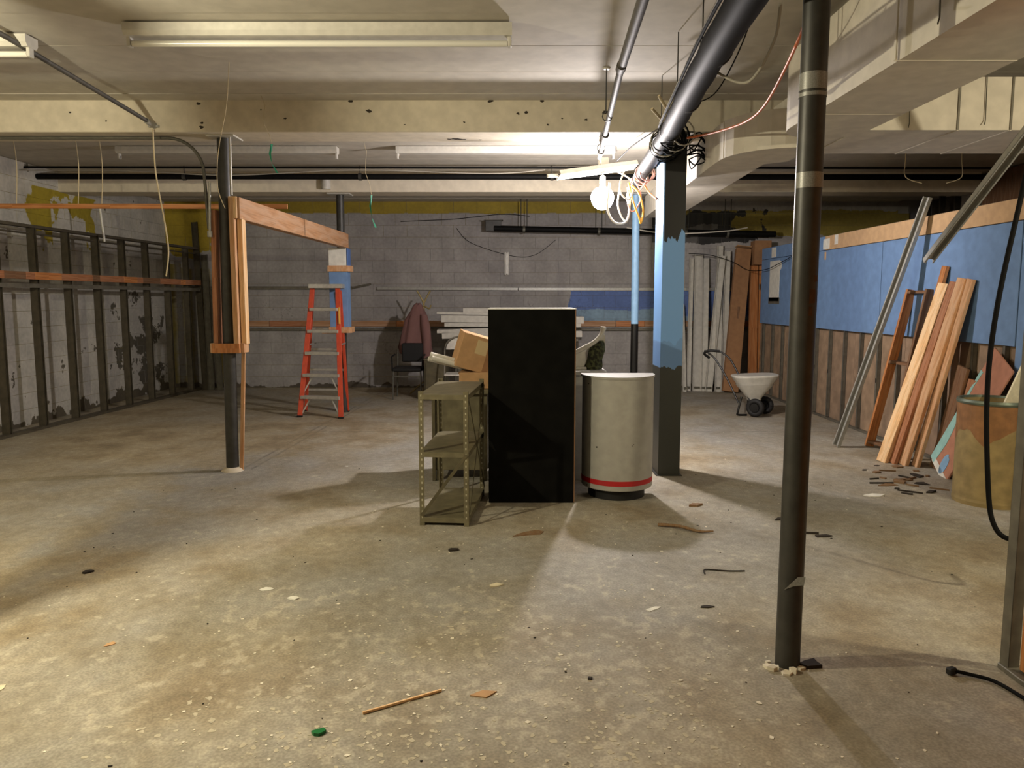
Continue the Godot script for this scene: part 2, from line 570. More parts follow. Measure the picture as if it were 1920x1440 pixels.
func _ready() -> void:
	var cam := Camera3D.new()
	cam.name = "camera"
	add_child(cam)
	cam.position = Vector3(0, 1.55, 0)
	cam.rotation_degrees = Vector3(-6.3315, 0, 0)
	cam.fov = 53.0665
	cam.far = 60.0
	cam.current = true
	var env := Environment.new()
	env.background_mode = Environment.BG_COLOR
	env.background_color = Color(0, 0, 0)
	env.tonemap_mode = Environment.TONE_MAPPER_LINEAR
	env.tonemap_exposure = 1.0
	env.sdfgi_enabled = true
	env.ssao_enabled = true
	env.ssil_enabled = true
	var we := WorldEnvironment.new()
	we.environment = env
	add_child(we)
	# three bare bulbs light the room: a cool one behind the middle beam, a warm one left of the viewer and one beyond the partition stub
	bulb_light("bulb_light_cool", BULB, Color(1.0, 0.965, 0.955), 8.0, 0.06)
	bulb_light("bulb_light_warm", BULB_NEAR, Color(1.0, 0.96, 0.835), 8.6, 0.035)
	bulb_light("bulb_light_side", BULB_SIDE, Color(1.0, 0.95, 0.82), 4.8, 0.06)
	rng.seed = 11
	make_materials()
	build_shell()
	build_ceiling_things()
	build_columns()
	build_left_side()
	build_right_side()
	build_back_things()
	build_middle()
	build_wires()
	build_floor_scraps()

# ---------- the room ----------
func block_wall(parent: Node, along: Vector3, start: Vector3, n: int, rows: int, m: Material, keep: Callable, inward: Vector3) -> void:
	var rest := begin()
	var any := false
	var sz := Vector3(0.3985, 0.1985, 0.06) if absf(along.x) > 0.5 else Vector3(0.06, 0.1985, 0.3985)
	for r in rows:
		for k in n + 1:
			var at := start + along * ((k + 0.5 - 0.5 * (r % 2)) * 0.4) + Vector3(0, (r + 0.5) * 0.2, 0)
			at += inward * rng.randf_range(-0.0006, 0.0006)
			if keep.call(r, k):
				block("block", at, sz, m, parent, Basis(), 0.0014)
			else:
				add_box(rest, Transform3D(Basis(), at), sz, 0.0014)
				any = true
	if any:
		var o := put("block_courses", rest, m, parent)
		o.set_meta("kind", "stuff")

func build_shell() -> void:
	var fl := setting("floor", "dusty grey concrete basement floor with worn patches and paint specks", "floor")
	block("slab", Vector3(0.3, -0.1, -5.2), Vector3(14.4, 0.2, 17.2), M.floor_concrete, fl, Basis(), 0.002)
	# ceiling: a slab with boarded formwork panels cast into it
	var ce := setting("ceiling", "off-white concrete ceiling with formwork seams", "ceiling")
	block("slab", Vector3(0.3, 3.33, -5.2), Vector3(14.4, 0.22, 17.2), M.ceiling_concrete, ce, Basis(), 0.002)
	var d := -2.4
	while d < 13.3:
		for h in [[-6.1, 6.6]]:
			var dy := rng.randf_range(-0.003, 0.004)
			block("formwork_panel", Vector3((h[0] + h[1]) / 2, 3.2125 + dy, -(d + 0.295)), Vector3(h[1] - h[0] - 0.004, 0.025, 0.586), M.ceiling_concrete, ce, Basis(), 0.002)
		d += 0.59
	# beams across the room
	for b in [[2.93, "near"], [6.65, "mid"], [10.3, "far"]]:
		var o := setting("ceiling_beam", "painted concrete beam crossing the ceiling over the %s posts" % {"near": "dark taped front", "mid": "blue square and timber clad", "far": "slim blue and drywall wrapped"}[b[1]], "beam")
		var st := begin()
		var right_end := 1.62 if b[1] == "near" else 6.15
		add_box(st, Transform3D(Basis(), Vector3((right_end - 5.98) / 2, 3.08, -(b[0] + 0.2))), Vector3(right_end + 5.98, 0.28, 0.4), 0.006)
		put("beam_body", st, M.beam_concrete, o)
		if b[1] == "mid":
			# pocks and rust marks with an outline of their own
			for p in [[-2.62, 3.17, .05], [-2.60, 3.015, .035], [-2.6, 2.98, .05], [-1.2, 3.11, .05], [-1.35, 3.19, .04], [-0.9, 3.0, .02], [-0.18, 3.19, .05], [0.05, 3.09, .03], [0.12, 3.1, .04], [0.25, 3.19, .04], [0.3, 3.0, .025], [0.42, 3.05, .02], [-3.7, 3.1, .025], [-3.4, 3.03, .02], [-4.3, 3.15, .03], [0.62, 3.04, .03], [-0.4, 3.02, .02], [0.78, 3.1, .05], [-2.1, 3.12, .02], [-1.9, 3.05, .03]]:
				var sp := begin()
				var poly := PackedVector2Array()
				for k in 9: poly.append(Vector2(cos(TAU * k / 9), 0.6 * sin(TAU * k / 9)) * p[2] * rng.randf_range(0.25, 0.6))
				add_prism(sp, Transform3D(Basis(), Vector3(p[0], p[1], -6.649)), poly, 0.004)
				put("pock_mark", sp, M.stain_dark, o)
		if b[1] == "mid":
			for p in [[-0.50, 6.93, .05], [-0.46, 6.95, .04], [-0.55, 6.94, .03], [-0.42, 6.96, .03], [-0.28, 6.97, .02]]:
				var sp := begin()
				var poly := PackedVector2Array()
				for k in 9: poly.append(Vector2(cos(TAU * k / 9), 0.8 * sin(TAU * k / 9)) * p[2] * rng.randf_range(0.4, 1.0))
				add_prism(sp, Transform3D(Basis(Vector3.RIGHT, -PI / 2), V(p[0], 2.9398, p[1])), poly, 0.003)
				put("pock_mark", sp, M.stain_dark, o)
	# back wall of painted blocks
	var wb := setting("wall_back", "grey painted concrete block back wall with a yellow stripe under the ceiling", "wall")
	block("core", Vector3(0.3, 1.65, -13.53), Vector3(14.4, 3.3, 0.2), M.mortar, wb, Basis(), 0.002)
	block_wall(wb, Vector3.RIGHT, V(-6.0, 0, 13.425), 31, 16, M.painted_block_back, func(r, k): return r >= 2 and r < 14 and k < 25, Vector3.BACK)
	var wl := setting("wall_left", "pale concrete block left wall with yellow paint patches and black mould", "wall")
	block("core", Vector3(-6.09, 1.65, -5.2), Vector3(0.2, 3.3, 17.2), M.painted_block_left, wl, Basis(), 0.002)
	block_wall(wl, Vector3(0, 0, -1), V(-5.975, 0, 8.2), 13, 16, M.painted_block_left, func(r, k): return true, Vector3.RIGHT)
	var wf := setting("wall_front", "plain wall behind the viewer", "wall")
	block("core", Vector3(0.3, 1.65, 3.3), Vector3(14.4, 3.3, 0.2), M.pale_wall, wf, Basis(), 0.002)
	var wr := setting("wall_right", "brown plank outer wall behind the blue partition", "wall")
	block("core", Vector3(7.3, 1.65, -5.2), Vector3(0.2, 3.3, 17.2), M.dark_wall, wr, Basis(), 0.002)
	for k in 42:
		var dd := 3.4 + k * 0.17
		if dd < 10.4: block("plank", V(6.28, 1.6, dd + 0.083), Vector3(0.03, 3.18, 0.163), M.wood_brown, wr, Basis(), 0.003)
	block("post", V(6.2, 1.6, 10.55), Vector3(0.2, 3.2, 0.2), M.dark_wall, wr)
	for k in 6: block("stud", V(6.9, 1.6, 10.9 + k * 0.42), Vector3(0.09, 3.2, 0.04), M.stud_old_dark, wr)

# ---------- ceiling fittings ----------
func strip_light(x0: float, x1: float, y: float, d: float, label: String, lamp: bool) -> void:
	var t := thing("fluorescent_fixture", V((x0 + x1) / 2, y - 0.05, d), label, "light fixture")
	var l := x1 - x0
	var cx := (x0 + x1) / 2
	# sheet metal body: a tray with sloped sides
	var st := begin()
	var poly := PackedVector2Array([Vector2(-0.065, 0), Vector2(0.065, 0), Vector2(0.065, -0.045), Vector2(0.045, -0.07), Vector2(-0.045, -0.07), Vector2(-0.065, -0.045)])
	add_prism(st, Transform3D(Basis(Vector3(0, 0, -1), Vector3.UP, Vector3.RIGHT), V(cx, y, d)), poly, l)
	put("housing", st, M.white_enamel, t)
	for s in [-1.0, 1.0]:
		var e: float = cx + s * (l / 2 - 0.015)
		var o := block("socket", V(e, y - 0.095, d - 0.0), Vector3(0.022, 0.06, 0.05), M.white_enamel, t)
		block("socket_slot", V(e - s * 0.012, y - 0.105, d), Vector3(0.004, 0.03, 0.01), M.debris_dark, o)
	if lamp:
		tube("tube_lamp", [V(cx - l / 2 + 0.03, y - 0.105, d), V(cx + l / 2 - 0.03, y - 0.105, d)], 0.019, M.white_tube, t, 14)

func box_duct(called: String, poly: Array, y0: float, y1: float, m: Material, parent: Node) -> MeshInstance3D:
	var st := begin()
	var p := PackedVector2Array()
	for q in poly: p.append(Vector2(q[0], q[1]))
	# outline in plan (x, depth), extruded upward
	add_prism(st, Transform3D(Basis(Vector3.RIGHT, Vector3(0, 0, -1), Vector3.UP), Vector3(0, (y0 + y1) / 2, 0)), p, y1 - y0)
	return put(called, st, m, parent)

func build_ceiling_things() -> void:
	strip_light(-2.33, 0.0, 3.19, 4.86, "long white strip fixture with an unlit tube on the near ceiling bay", true)
	strip_light(-1.26, 1.12, 3.19, 8.62, "white strip fixture on the ceiling above the hanging bulb and dark pipes", false)
	strip_light(-4.3, -1.9, 3.19, 8.62, "white strip fixture on the dim ceiling behind the timber clad post", false)
	strip_light(-5.1, -3.03, 3.19, 5.06, "white strip fixture beside the long grey conduit on the ceiling", true)
	# rectangular ducts
	var t := thing("air_duct", V(1.95, 2.6, 3.0), "large painted sheet metal duct with a rounded end near the taped post", "duct")
	var q := [[1.70, -1.5], [2.24, -1.5], [2.24, 5.15], [2.05, 5.22]]
	for k in 9:
		var a := PI / 2 * k / 8
		q.append([2.02 - 0.30 * sin(a), 4.92 + 0.30 * cos(a)])
	box_duct("duct_body", q, 2.6, 3.06, M.duct_paint, t)
	for dd in [1.6, 3.55, 4.55]:
		block("seam", V(1.699, 2.83, dd), Vector3(0.008, 0.46, 0.02), M.duct_paint, t)
		block("seam", V(1.97, 2.5995, dd), Vector3(0.54, 0.004, 0.012), M.duct_paint, t)
	block("seam", V(1.735, 2.83, 4.86), Vector3(0.012, 0.46, 0.012), M.steel_dull, t)
	t = thing("air_duct", V(4.0, 2.66, 5.6), "wide cream crossing duct running off to the right wall", "duct")
	box_duct("duct_body", [[2.0, 5.25], [6.2, 5.25], [6.2, 6.08], [2.0, 6.08]], 2.66, 3.0, M.duct_paint, t)
	for xx in [2.3, 2.95, 3.3]:
		block("seam", V(xx, 2.83, 5.247), Vector3(0.016, 0.34, 0.008), M.stud_old, t)
		block("seam", V(xx, 2.658, 5.66), Vector3(0.016, 0.008, 0.83), M.duct_paint, t)
	t = thing("air_duct", V(1.9, 2.6, 7.0), "narrow painted duct curving past the blue square post into the back bay", "duct")
	q = [[1.73, 10.2], [1.585, 6.2]]
	for k in 8:
		var a := PI / 2 * k / 7
		q.append([1.585 + 0.42 * (1 - cos(a)) , 6.02 - 0.5 * sin(a)])
	q += [[2.12, 5.5], [2.12, 6.08], [1.98, 6.2], [2.12, 10.2]]
	box_duct("duct_body", q, 2.6, 2.87, M.duct_paint, t)
	for dd in [5.95, 7.0, 8.4]:
		block("seam", V(1.592 + maxf(0, (dd - 6.2) * 0.036), 2.735, dd), Vector3(0.008, 0.27, 0.016), M.duct_paint, t)
	for r in [[1.694, 2.95, 2.66, 3.2], [2.62, 3.0, 2.70, 5.24], [3.12, 3.0, 2.72, 5.24], [2.1, 3.0, 2.75, 5.24]]:
		tag(tube("hanger_wire", [V(r[0], 3.2, r[3]), V(r[0], r[1], r[3]), V(r[0] + 0.004, r[2], r[3] - 0.004), V(r[0] - 0.01, r[2] - 0.03, r[3] - 0.02)], 0.0035, M.steel_dull, null, 5), "thin bent hanger wire hooked down the %s" % ("side of the big rounded duct" if r[0] < 2.0 else "front of the wide cream duct"), "wire", "hanger wires on the ducts")
	for r in [[3.98, "straight"], [4.55, "kinked"]]:
		tag(tube("hanger_wire", spline([V(r[0], 3.2, 8.0), V(r[0] + 0.01, 2.95, 8.0), V(r[0] + 0.02, 2.78, 8.0), V(r[0] + (0.2 if r[1] == "straight" else -0.12), 2.72, 8.02)], 5), 0.005, M.string, null, 5), "%s pale wire dangling from the ceiling above the blue partition" % ("long curling" if r[1] == "straight" else "short kinked"), "wire")
	# big dark pipe wrapped in plastic
	t = thing("wrapped_pipe", V(1.1, 2.76, 4.0), "thick black plastic wrapped pipe hung under the ceiling beside the blue post", "pipe")
	tube("pipe_run", spline([V(0.80, 2.76, 0.6), V(0.95, 2.765, 3.2), V(1.06, 2.785, 4.6), V(1.175, 2.80, 5.8)], 5), [0.078, 0.079, 0.076, 0.081, 0.075, 0.080, 0.077, 0.082, 0.074, 0.079, 0.076, 0.081, 0.073, 0.078, 0.075, 0.074], M.pipe_black, t, 18)
	tube("pipe_end", [V(1.175, 2.80, 5.8), V(1.25, 2.715, 7.9), V(1.253, 2.69, 8.0)], [0.07, 0.062, 0.05], M.pipe_black, t, 16)
	for dd in [2.2, 4.0, 5.0, 5.95]:
		var cx: float = 0.95 + (dd - 3.2) * 0.087
		tube("clamp", [V(cx - 0.001, 2.775 + (dd - 3.2) * 0.011, dd - 0.012), V(cx + 0.001, 2.775 + (dd - 3.2) * 0.011, dd + 0.012)], 0.083, M.steel_dark, t, 18)
		for s in [-0.07, 0.07]: tube("hanger_rod", [V(cx + s, 2.78, dd), V(cx + s, 3.2, dd)], 0.004, M.steel_dark, t, 6)
	# grey sprinkler pipe
	t = thing("sprinkler_pipe", V(0.7, 2.85, 4.5), "slender grey steel pipe on hangers leading to the bare bulb", "pipe")
	tube("pipe_run", [V(0.40, 2.70, 0.8), V(0.62, 2.85, 4.55)], 0.026, M.pipe_grey, t, 14)
	tube("pipe_run", [V(0.62, 2.85, 4.55), V(0.83, 2.88, 7.5)], 0.021, M.pipe_grey, t, 14)
	for p in [[0.615, 2.846, 4.5], [0.76, 2.87, 6.45], [0.81, 2.877, 7.2]]:
		tube("coupling", [V(p[0] - 0.003, p[1] - 0.002, p[2] - 0.05), V(p[0] + 0.003, p[1] + 0.002, p[2] + 0.05)], 0.029, M.pipe_grey, t, 14)
	for p in [[0.70, 2.862, 5.75], [0.80, 2.877, 7.0], [0.5, 2.77, 2.5]]:
		var hg := tube("hanger_rod", [V(p[0] - 0.02, p[1] + 0.03, p[2]), V(p[0] - 0.02, 3.2, p[2])], 0.005, M.steel_dark, t, 6)
		lathe("ceiling_plate", V(p[0] - 0.02, 3.19, p[2]), [[0, 0], [0.02, 0], [0.03, 0.01]], M.white_enamel, hg, 12)
		var loop := []
		for k in 13: loop.append(V(p[0] - 0.01 + 0.035 * cos(TAU * k / 12), p[1] + 0.035 * sin(TAU * k / 12), p[2]))
		tube("hanger_ring", loop, 0.004, M.steel_dark, t, 6)
	# two dark pipes crossing in front of the far beam
	t = thing("drain_pipe", V(-1.0, 3.05, 9.85), "long dark iron pipe crossing the room in front of the far beam", "pipe")
	tube("pipe_run", [V(-5.95, 3.07, 9.85), V(6.1, 3.06, 9.85)], 0.036, M.pipe_black, t, 12)
	for xx in [-4.1, -1.9, 0.5, 2.6]:
		tube("hanger_rod", [V(xx, 3.07, 9.85), V(xx, 3.2, 9.85)], 0.006, M.steel_dark, t, 6)
		tube("clamp", [V(xx - 0.02, 3.065, 9.85), V(xx + 0.02, 3.065, 9.85)], 0.046, M.steel_dark, t, 12)
	tag(tube("conduit", [V(-5.95, 3.14, 9.6), V(6.0, 3.13, 9.6)], 0.014, M.pipe_black, null, 8), "thin black conduit running above the long dark iron pipe", "conduit")
	tag(tube("conduit", spline([V(-5.95, 3.09, 9.5), V(-4.6, 3.08, 9.5), V(-3.4, 3.03, 9.5), V(-1.9, 3.10, 9.55), V(-0.3, 3.05, 9.5), V(0.4, 3.1, 9.55)], 6), 0.007, M.cable_grey, null, 6), "grey cable sagging along the dark iron pipe", "cable")
	# grey conduit along the ceiling, left
	t = thing("conduit", V(-3.1, 3.1, 6.0), "straight galvanised conduit on the ceiling ending at the middle beam", "conduit")
	tube("pipe_run", [V(-3.125, 3.17, 3.35), V(-3.09, 3.14, 4.9), V(-2.995, 2.99, 6.72)], 0.017, M.pipe_grey, t, 10)
	tube("coupling", [V(-3.005, 3.003, 6.52), V(-2.996, 2.99, 6.66)], 0.024, M.galvanised, t, 10)
	block("strap", V(-3.0, 2.985, 6.64), Vector3(0.09, 0.02, 0.03), M.galvanised, t)
	t = thing("conduit", V(-2.62, 2.5, 6.75), "bent dark conduit curving down beside the timber clad post", "conduit")
	var bend := [V(-5.9, 2.918, 6.78), V(-2.95, 2.918, 6.78)]
	for k in range(1, 9): bend.append(V(-2.95 + 0.30 * sin(PI / 2 * k / 8), 2.918 - 0.30 * (1 - cos(PI / 2 * k / 8)), 6.78))
	bend.append(V(-2.63, 2.15, 6.78))
	tube("pipe_run", bend, 0.014, M.steel_dull, t, 8)
	tube("end_fitting", [V(-2.615, 2.08, 6.76), V(-2.615, 2.13, 6.76)], 0.022, M.galvanised, t, 10)
	tube("riser", [V(-2.615, 2.11, 6.76), V(-2.60, 2.55, 6.76)], 0.012, M.galvanised, t, 8)

# ---------- posts ----------
func post_texture(bands: Callable) -> ImageTexture:
	var im := Image.create_empty(64, 512, false, Image.FORMAT_RGB8)
	for y in 512:
		for x in 64: im.set_pixel(x, y, bands.call(float(x) / 64, (1.0 - float(y) / 512) * 3.2))
	return ImageTexture.create_from_image(im)

func build_columns() -> void:
	# left steel pole with timber cladding
	var t := thing("pipe_column", V(-2.53, 0, 6.855), "dark round steel post clad with timber in its upper half", "post")
	tube("shaft", [V(-2.535, 0.0, 6.855), V(-2.50, 2.94, 6.855)], 0.055, M.steel_dark, t, 24)
	block("cap_plate", V(-2.49, 2.935, 6.855), Vector3(0.24, 0.014, 0.24), M.white_enamel, t)
	lathe("base_plaster", V(-2.535, 0, 6.855), [[0.10, 0], [0.085, 0.02], [0.055, 0.035]], M.beam_concrete, t, 18)
	t = thing("door_header_frame", V(-2.45, 1.08, 6.9), "rough timber frame with a long header beam reaching back to the blue wrapped post", "timber frame")
	board("post_board", V(-2.425, 1.15, 6.83), V(-2.425, 2.42, 6.83), 0.045, 0.14, M.pine, t)
	board("post_board", V(-2.375, 1.15, 6.86), V(-2.375, 2.26, 6.86), 0.045, 0.09, M.pine_pale, t)
	board("post_board", V(-2.62, 1.15, 6.86), V(-2.60, 2.32, 6.86), 0.04, 0.12, M.pine_red, t)
	board("header", V(-2.40, 2.33, 6.78), V(-2.215, 2.31, 10.36), 0.09, 0.185, M.fir, t)
	block("end_block", V(-2.412, 2.335, 6.775), Vector3(0.07, 0.185, 0.03), M.pine_pale, t)
	var col := block("collar", V(-2.52, 1.115, 6.775), Vector3(0.245, 0.085, 0.035), M.wood_orange, t)
	block("collar", V(-2.385, 1.115, 6.855), Vector3(0.035, 0.085, 0.12), M.pine, t)
	block("collar", V(-2.655, 1.115, 6.855), Vector3(0.03, 0.085, 0.12), M.pine, t)
	tag(board("wood_batten", V(-2.455, 0.0, 6.86), V(-2.405, 1.07, 6.88), 0.035, 0.018, M.pine, null), "thin wood slat propped against the foot of the timber clad post", "slat")
	tag(tube("white_pipe_piece", [V(-2.43, 2.44, 6.80), V(-2.425, 2.93, 6.80)], 0.011, M.aluminium, null, 10), "short pale tube running up the timber clad post", "tube")
	# far pole wrapped in drywall
	t = thing("pipe_column", V(-2.31, 0, 10.5), "slim dark steel post with blue and white drywall wrap behind the orange ladder", "post")
	tube("shaft", [V(-2.31, 0, 10.5), V(-2.30, 2.94, 10.5)], 0.052, M.steel_dark, t, 20)
	block("cap_plate", V(-2.3, 2.935, 10.5), Vector3(0.3, 0.016, 0.26), M.white_enamel, t)
	block("wrap_blue", V(-2.33, 1.555, 10.5), Vector3(0.245, 0.79, 0.20), M.blue_panel, t)
	block("wrap_white", V(-2.335, 2.085, 10.5), Vector3(0.235, 0.27, 0.20), M.paper_white, t)
	block("wrap_edge", V(-2.205, 2.085, 10.5), Vector3(0.014, 0.27, 0.20), M.blue_deep, t)
	for y in [1.95, 1.13]:
		block("collar", V(-2.325, y, 10.385), Vector3(0.28, 0.08, 0.03), M.pine, t)
		block("collar", V(-2.18, y, 10.5), Vector3(0.03, 0.08, 0.2), M.pine, t)
	block("collar", V(-2.47, 1.12, 10.42), Vector3(0.2, 0.08, 0.03), M.pine, t)
	lathe("bracket", V(-2.43, 3.03, 10.27), [[0.0, -0.06], [0.06, -0.06], [0.06, 0.06], [0, 0.06]], M.white_enamel, t, 16)
	# front right pole with tape bands
	t = thing("pipe_column", V(1.175, 0, 3.13), "dark round steel post with silver tape bands in the foreground", "post")
	tube("shaft", [V(1.174, 0, 3.13), V(1.184, 2.93, 3.13)], 0.051, M.steel_dark, t, 32)
	for y in [[2.36, 2.425], [1.985, 2.045]]:
		tube("tape_band", [V(1.182, y[0], 3.13), V(1.182, y[1], 3.13)], 0.0525, M.tape, t, 32)
	tube("tape_band", [V(1.182, 2.335, 3.13), V(1.182, 2.35, 3.13)], 0.053, M.tape, t, 32)
	var st := begin()
	add_prism(st, Transform3D(Basis(Vector3(0.92, 0.0, 0.39).normalized(), Vector3.UP, Vector3(-0.39, 0, 0.92)), V(1.163, 0.375, 3.079)), PackedVector2Array([Vector2(-0.03, -0.03), Vector2(0.02, 0.03), Vector2(0.05, 0.035), Vector2(0.045, 0.0), Vector2(0.005, -0.01)]), 0.003)
	put("tape_scrap", st, M.tape, t)
	for r in [[1.56, 0.03, 0.9, 1.5], [1.50, 0.018, 1.2, 1.5], [1.63, 0.015, 0.7, 1.1], [1.54, 0.05, 0.35, 0.6]]:
		var ring := begin()
		add_lathe(ring, V(1.179, r[0], 3.13), [[0.0508, -r[1]], [0.0516, -r[1] * 0.7], [0.0516, r[1] * 0.7], [0.0508, r[1]]], 8, r[2], r[3])
		put("rust_patch", ring, M.rust_dark, t)
	for k in 9:
		var a := rng.randf_range(0.2, 3.4)
		var r := rng.randf_range(0.06, 0.1)
		var ch := tag(chip(V(1.175 + r * cos(a), 0.0, 3.13 - r * sin(a)), rng.randf_range(0.012, 0.028), M.flake if k % 3 else M.beam_concrete, "plaster_crumb", rng.randf_range(0.008, 0.02)), "pale plaster crumb at the foot of the taped post", "crumb", "crumbs round the taped post")
	# the post of the same row beyond the left edge; its shadow crosses the floor
	t = thing("pipe_column", V(-2.76, 0, 3.08), "dark round steel post standing close to the warm bare bulb", "post")
	tube("shaft", [V(-2.76, 0, 3.08), V(-2.76, 2.94, 3.08)], 0.051, M.steel_dark, t, 24)
	block("cap_plate", V(-2.76, 2.935, 3.08), Vector3(0.2, 0.012, 0.2), M.steel_dark, t)
	# square post painted black, blue and dark green
	var n := noise(91, 6.0, 3)
	var tex := post_texture(func(u: float, y: float) -> Color:
		var e := n.get_noise_2d(u * 0.30, y * 0.05) * 0.10 + n.get_noise_2d(u * 1.1, 3.0) * 0.02
		var c := Color(0.43, 0.60, 0.81)
		if y > 2.03 + e + u * 0.13 and u > 0.05: c = Color(0.07, 0.068, 0.065)
		if y < 0.98 + e * 0.4: c = Color(0.20, 0.205, 0.18)
		elif y < 1.2 + e * 0.6: c = Color(0.40, 0.55, 0.74)
		return c)
	var pm := StandardMaterial3D.new()
	pm.resource_name = "post_paint"
	pm.albedo_texture = tex
	pm.roughness = 0.5
	t = thing("square_column", V(1.38, 0, 6.85), "square steel post painted blue with black top and dark green foot", "post")
	st = begin()
	var c4 := [Vector3(1.285, 0, -6.65), Vector3(1.475, 0, -6.65), Vector3(1.475, 0, -7.0), Vector3(1.285, 0, -7.0)]
	for k in 4:
		var a: Vector3 = c4[k]
		var b: Vector3 = c4[(k + 1) % 4]
		var o: Vector3 = (a + b) / 2 - Vector3(1.38, 0, -6.825)
		for v in [[a, 0, 1], [b, 1, 0], [b, 1, 1], [a, 0, 1], [a, 0, 0], [b, 1, 0]]:
			st.set_normal(o.normalized())
			st.set_uv(Vector2((v[1] if k != 3 else 0.02), 0.99 if v[2] == 1 else 1.0 - 2.94 / 3.2))
			st.add_vertex(v[0] + Vector3(0, 0.0 if v[2] == 1 else 2.94, 0))
	put("shaft", st, pm, t)
	block("base_plate", V(1.38, 0.004, 6.825), Vector3(0.23, 0.008, 0.39), M.steel_dark, t)
	block("cap_plate", V(1.38, 2.934, 6.825), Vector3(0.3, 0.012, 0.42), M.steel_dark, t)
	# slim post at the far beam
	t = thing("pipe_column", V(1.67, 0, 10.5), "slim round post painted light blue above black near the blue back wall patch", "post")
	tube("shaft", [V(1.67, 1.21, 10.5), V(1.66, 2.94, 10.5)], 0.051, M.blue_light, t, 20)
	tube("shaft_foot", [V(1.67, 0, 10.5), V(1.67, 1.21, 10.5)], 0.0515, M.plastic_black, t, 20)
	block("cap_plate", V(1.66, 2.934, 10.5), Vector3(0.26, 0.012, 0.26), M.white_enamel, t)

# a flat irregular scrap lying on the floor
func chip(at: Vector3, r: float, m: Material, called: String, h := 0.002, stretch := 1.0, turn := -1.0) -> MeshInstance3D:
	var poly := []
	var n := rng.randi_range(4, 7)
	for k in n: poly.append(Vector2(cos(TAU * k / n) * stretch, sin(TAU * k / n)) * r * rng.randf_range(0.45, 1.1))
	var a := turn if turn >= 0 else rng.randf() * TAU
	return prism(called, Transform3D(Basis(Vector3.UP, a) * Basis(Vector3.RIGHT, -PI / 2), at + Vector3(0, h / 2, 0)), poly, h, m)

# ---------- left: metal stud partition, hanging strip ----------
func lx(d: float) -> float:
	return -5.69 + 0.07 * (d - 8.43)

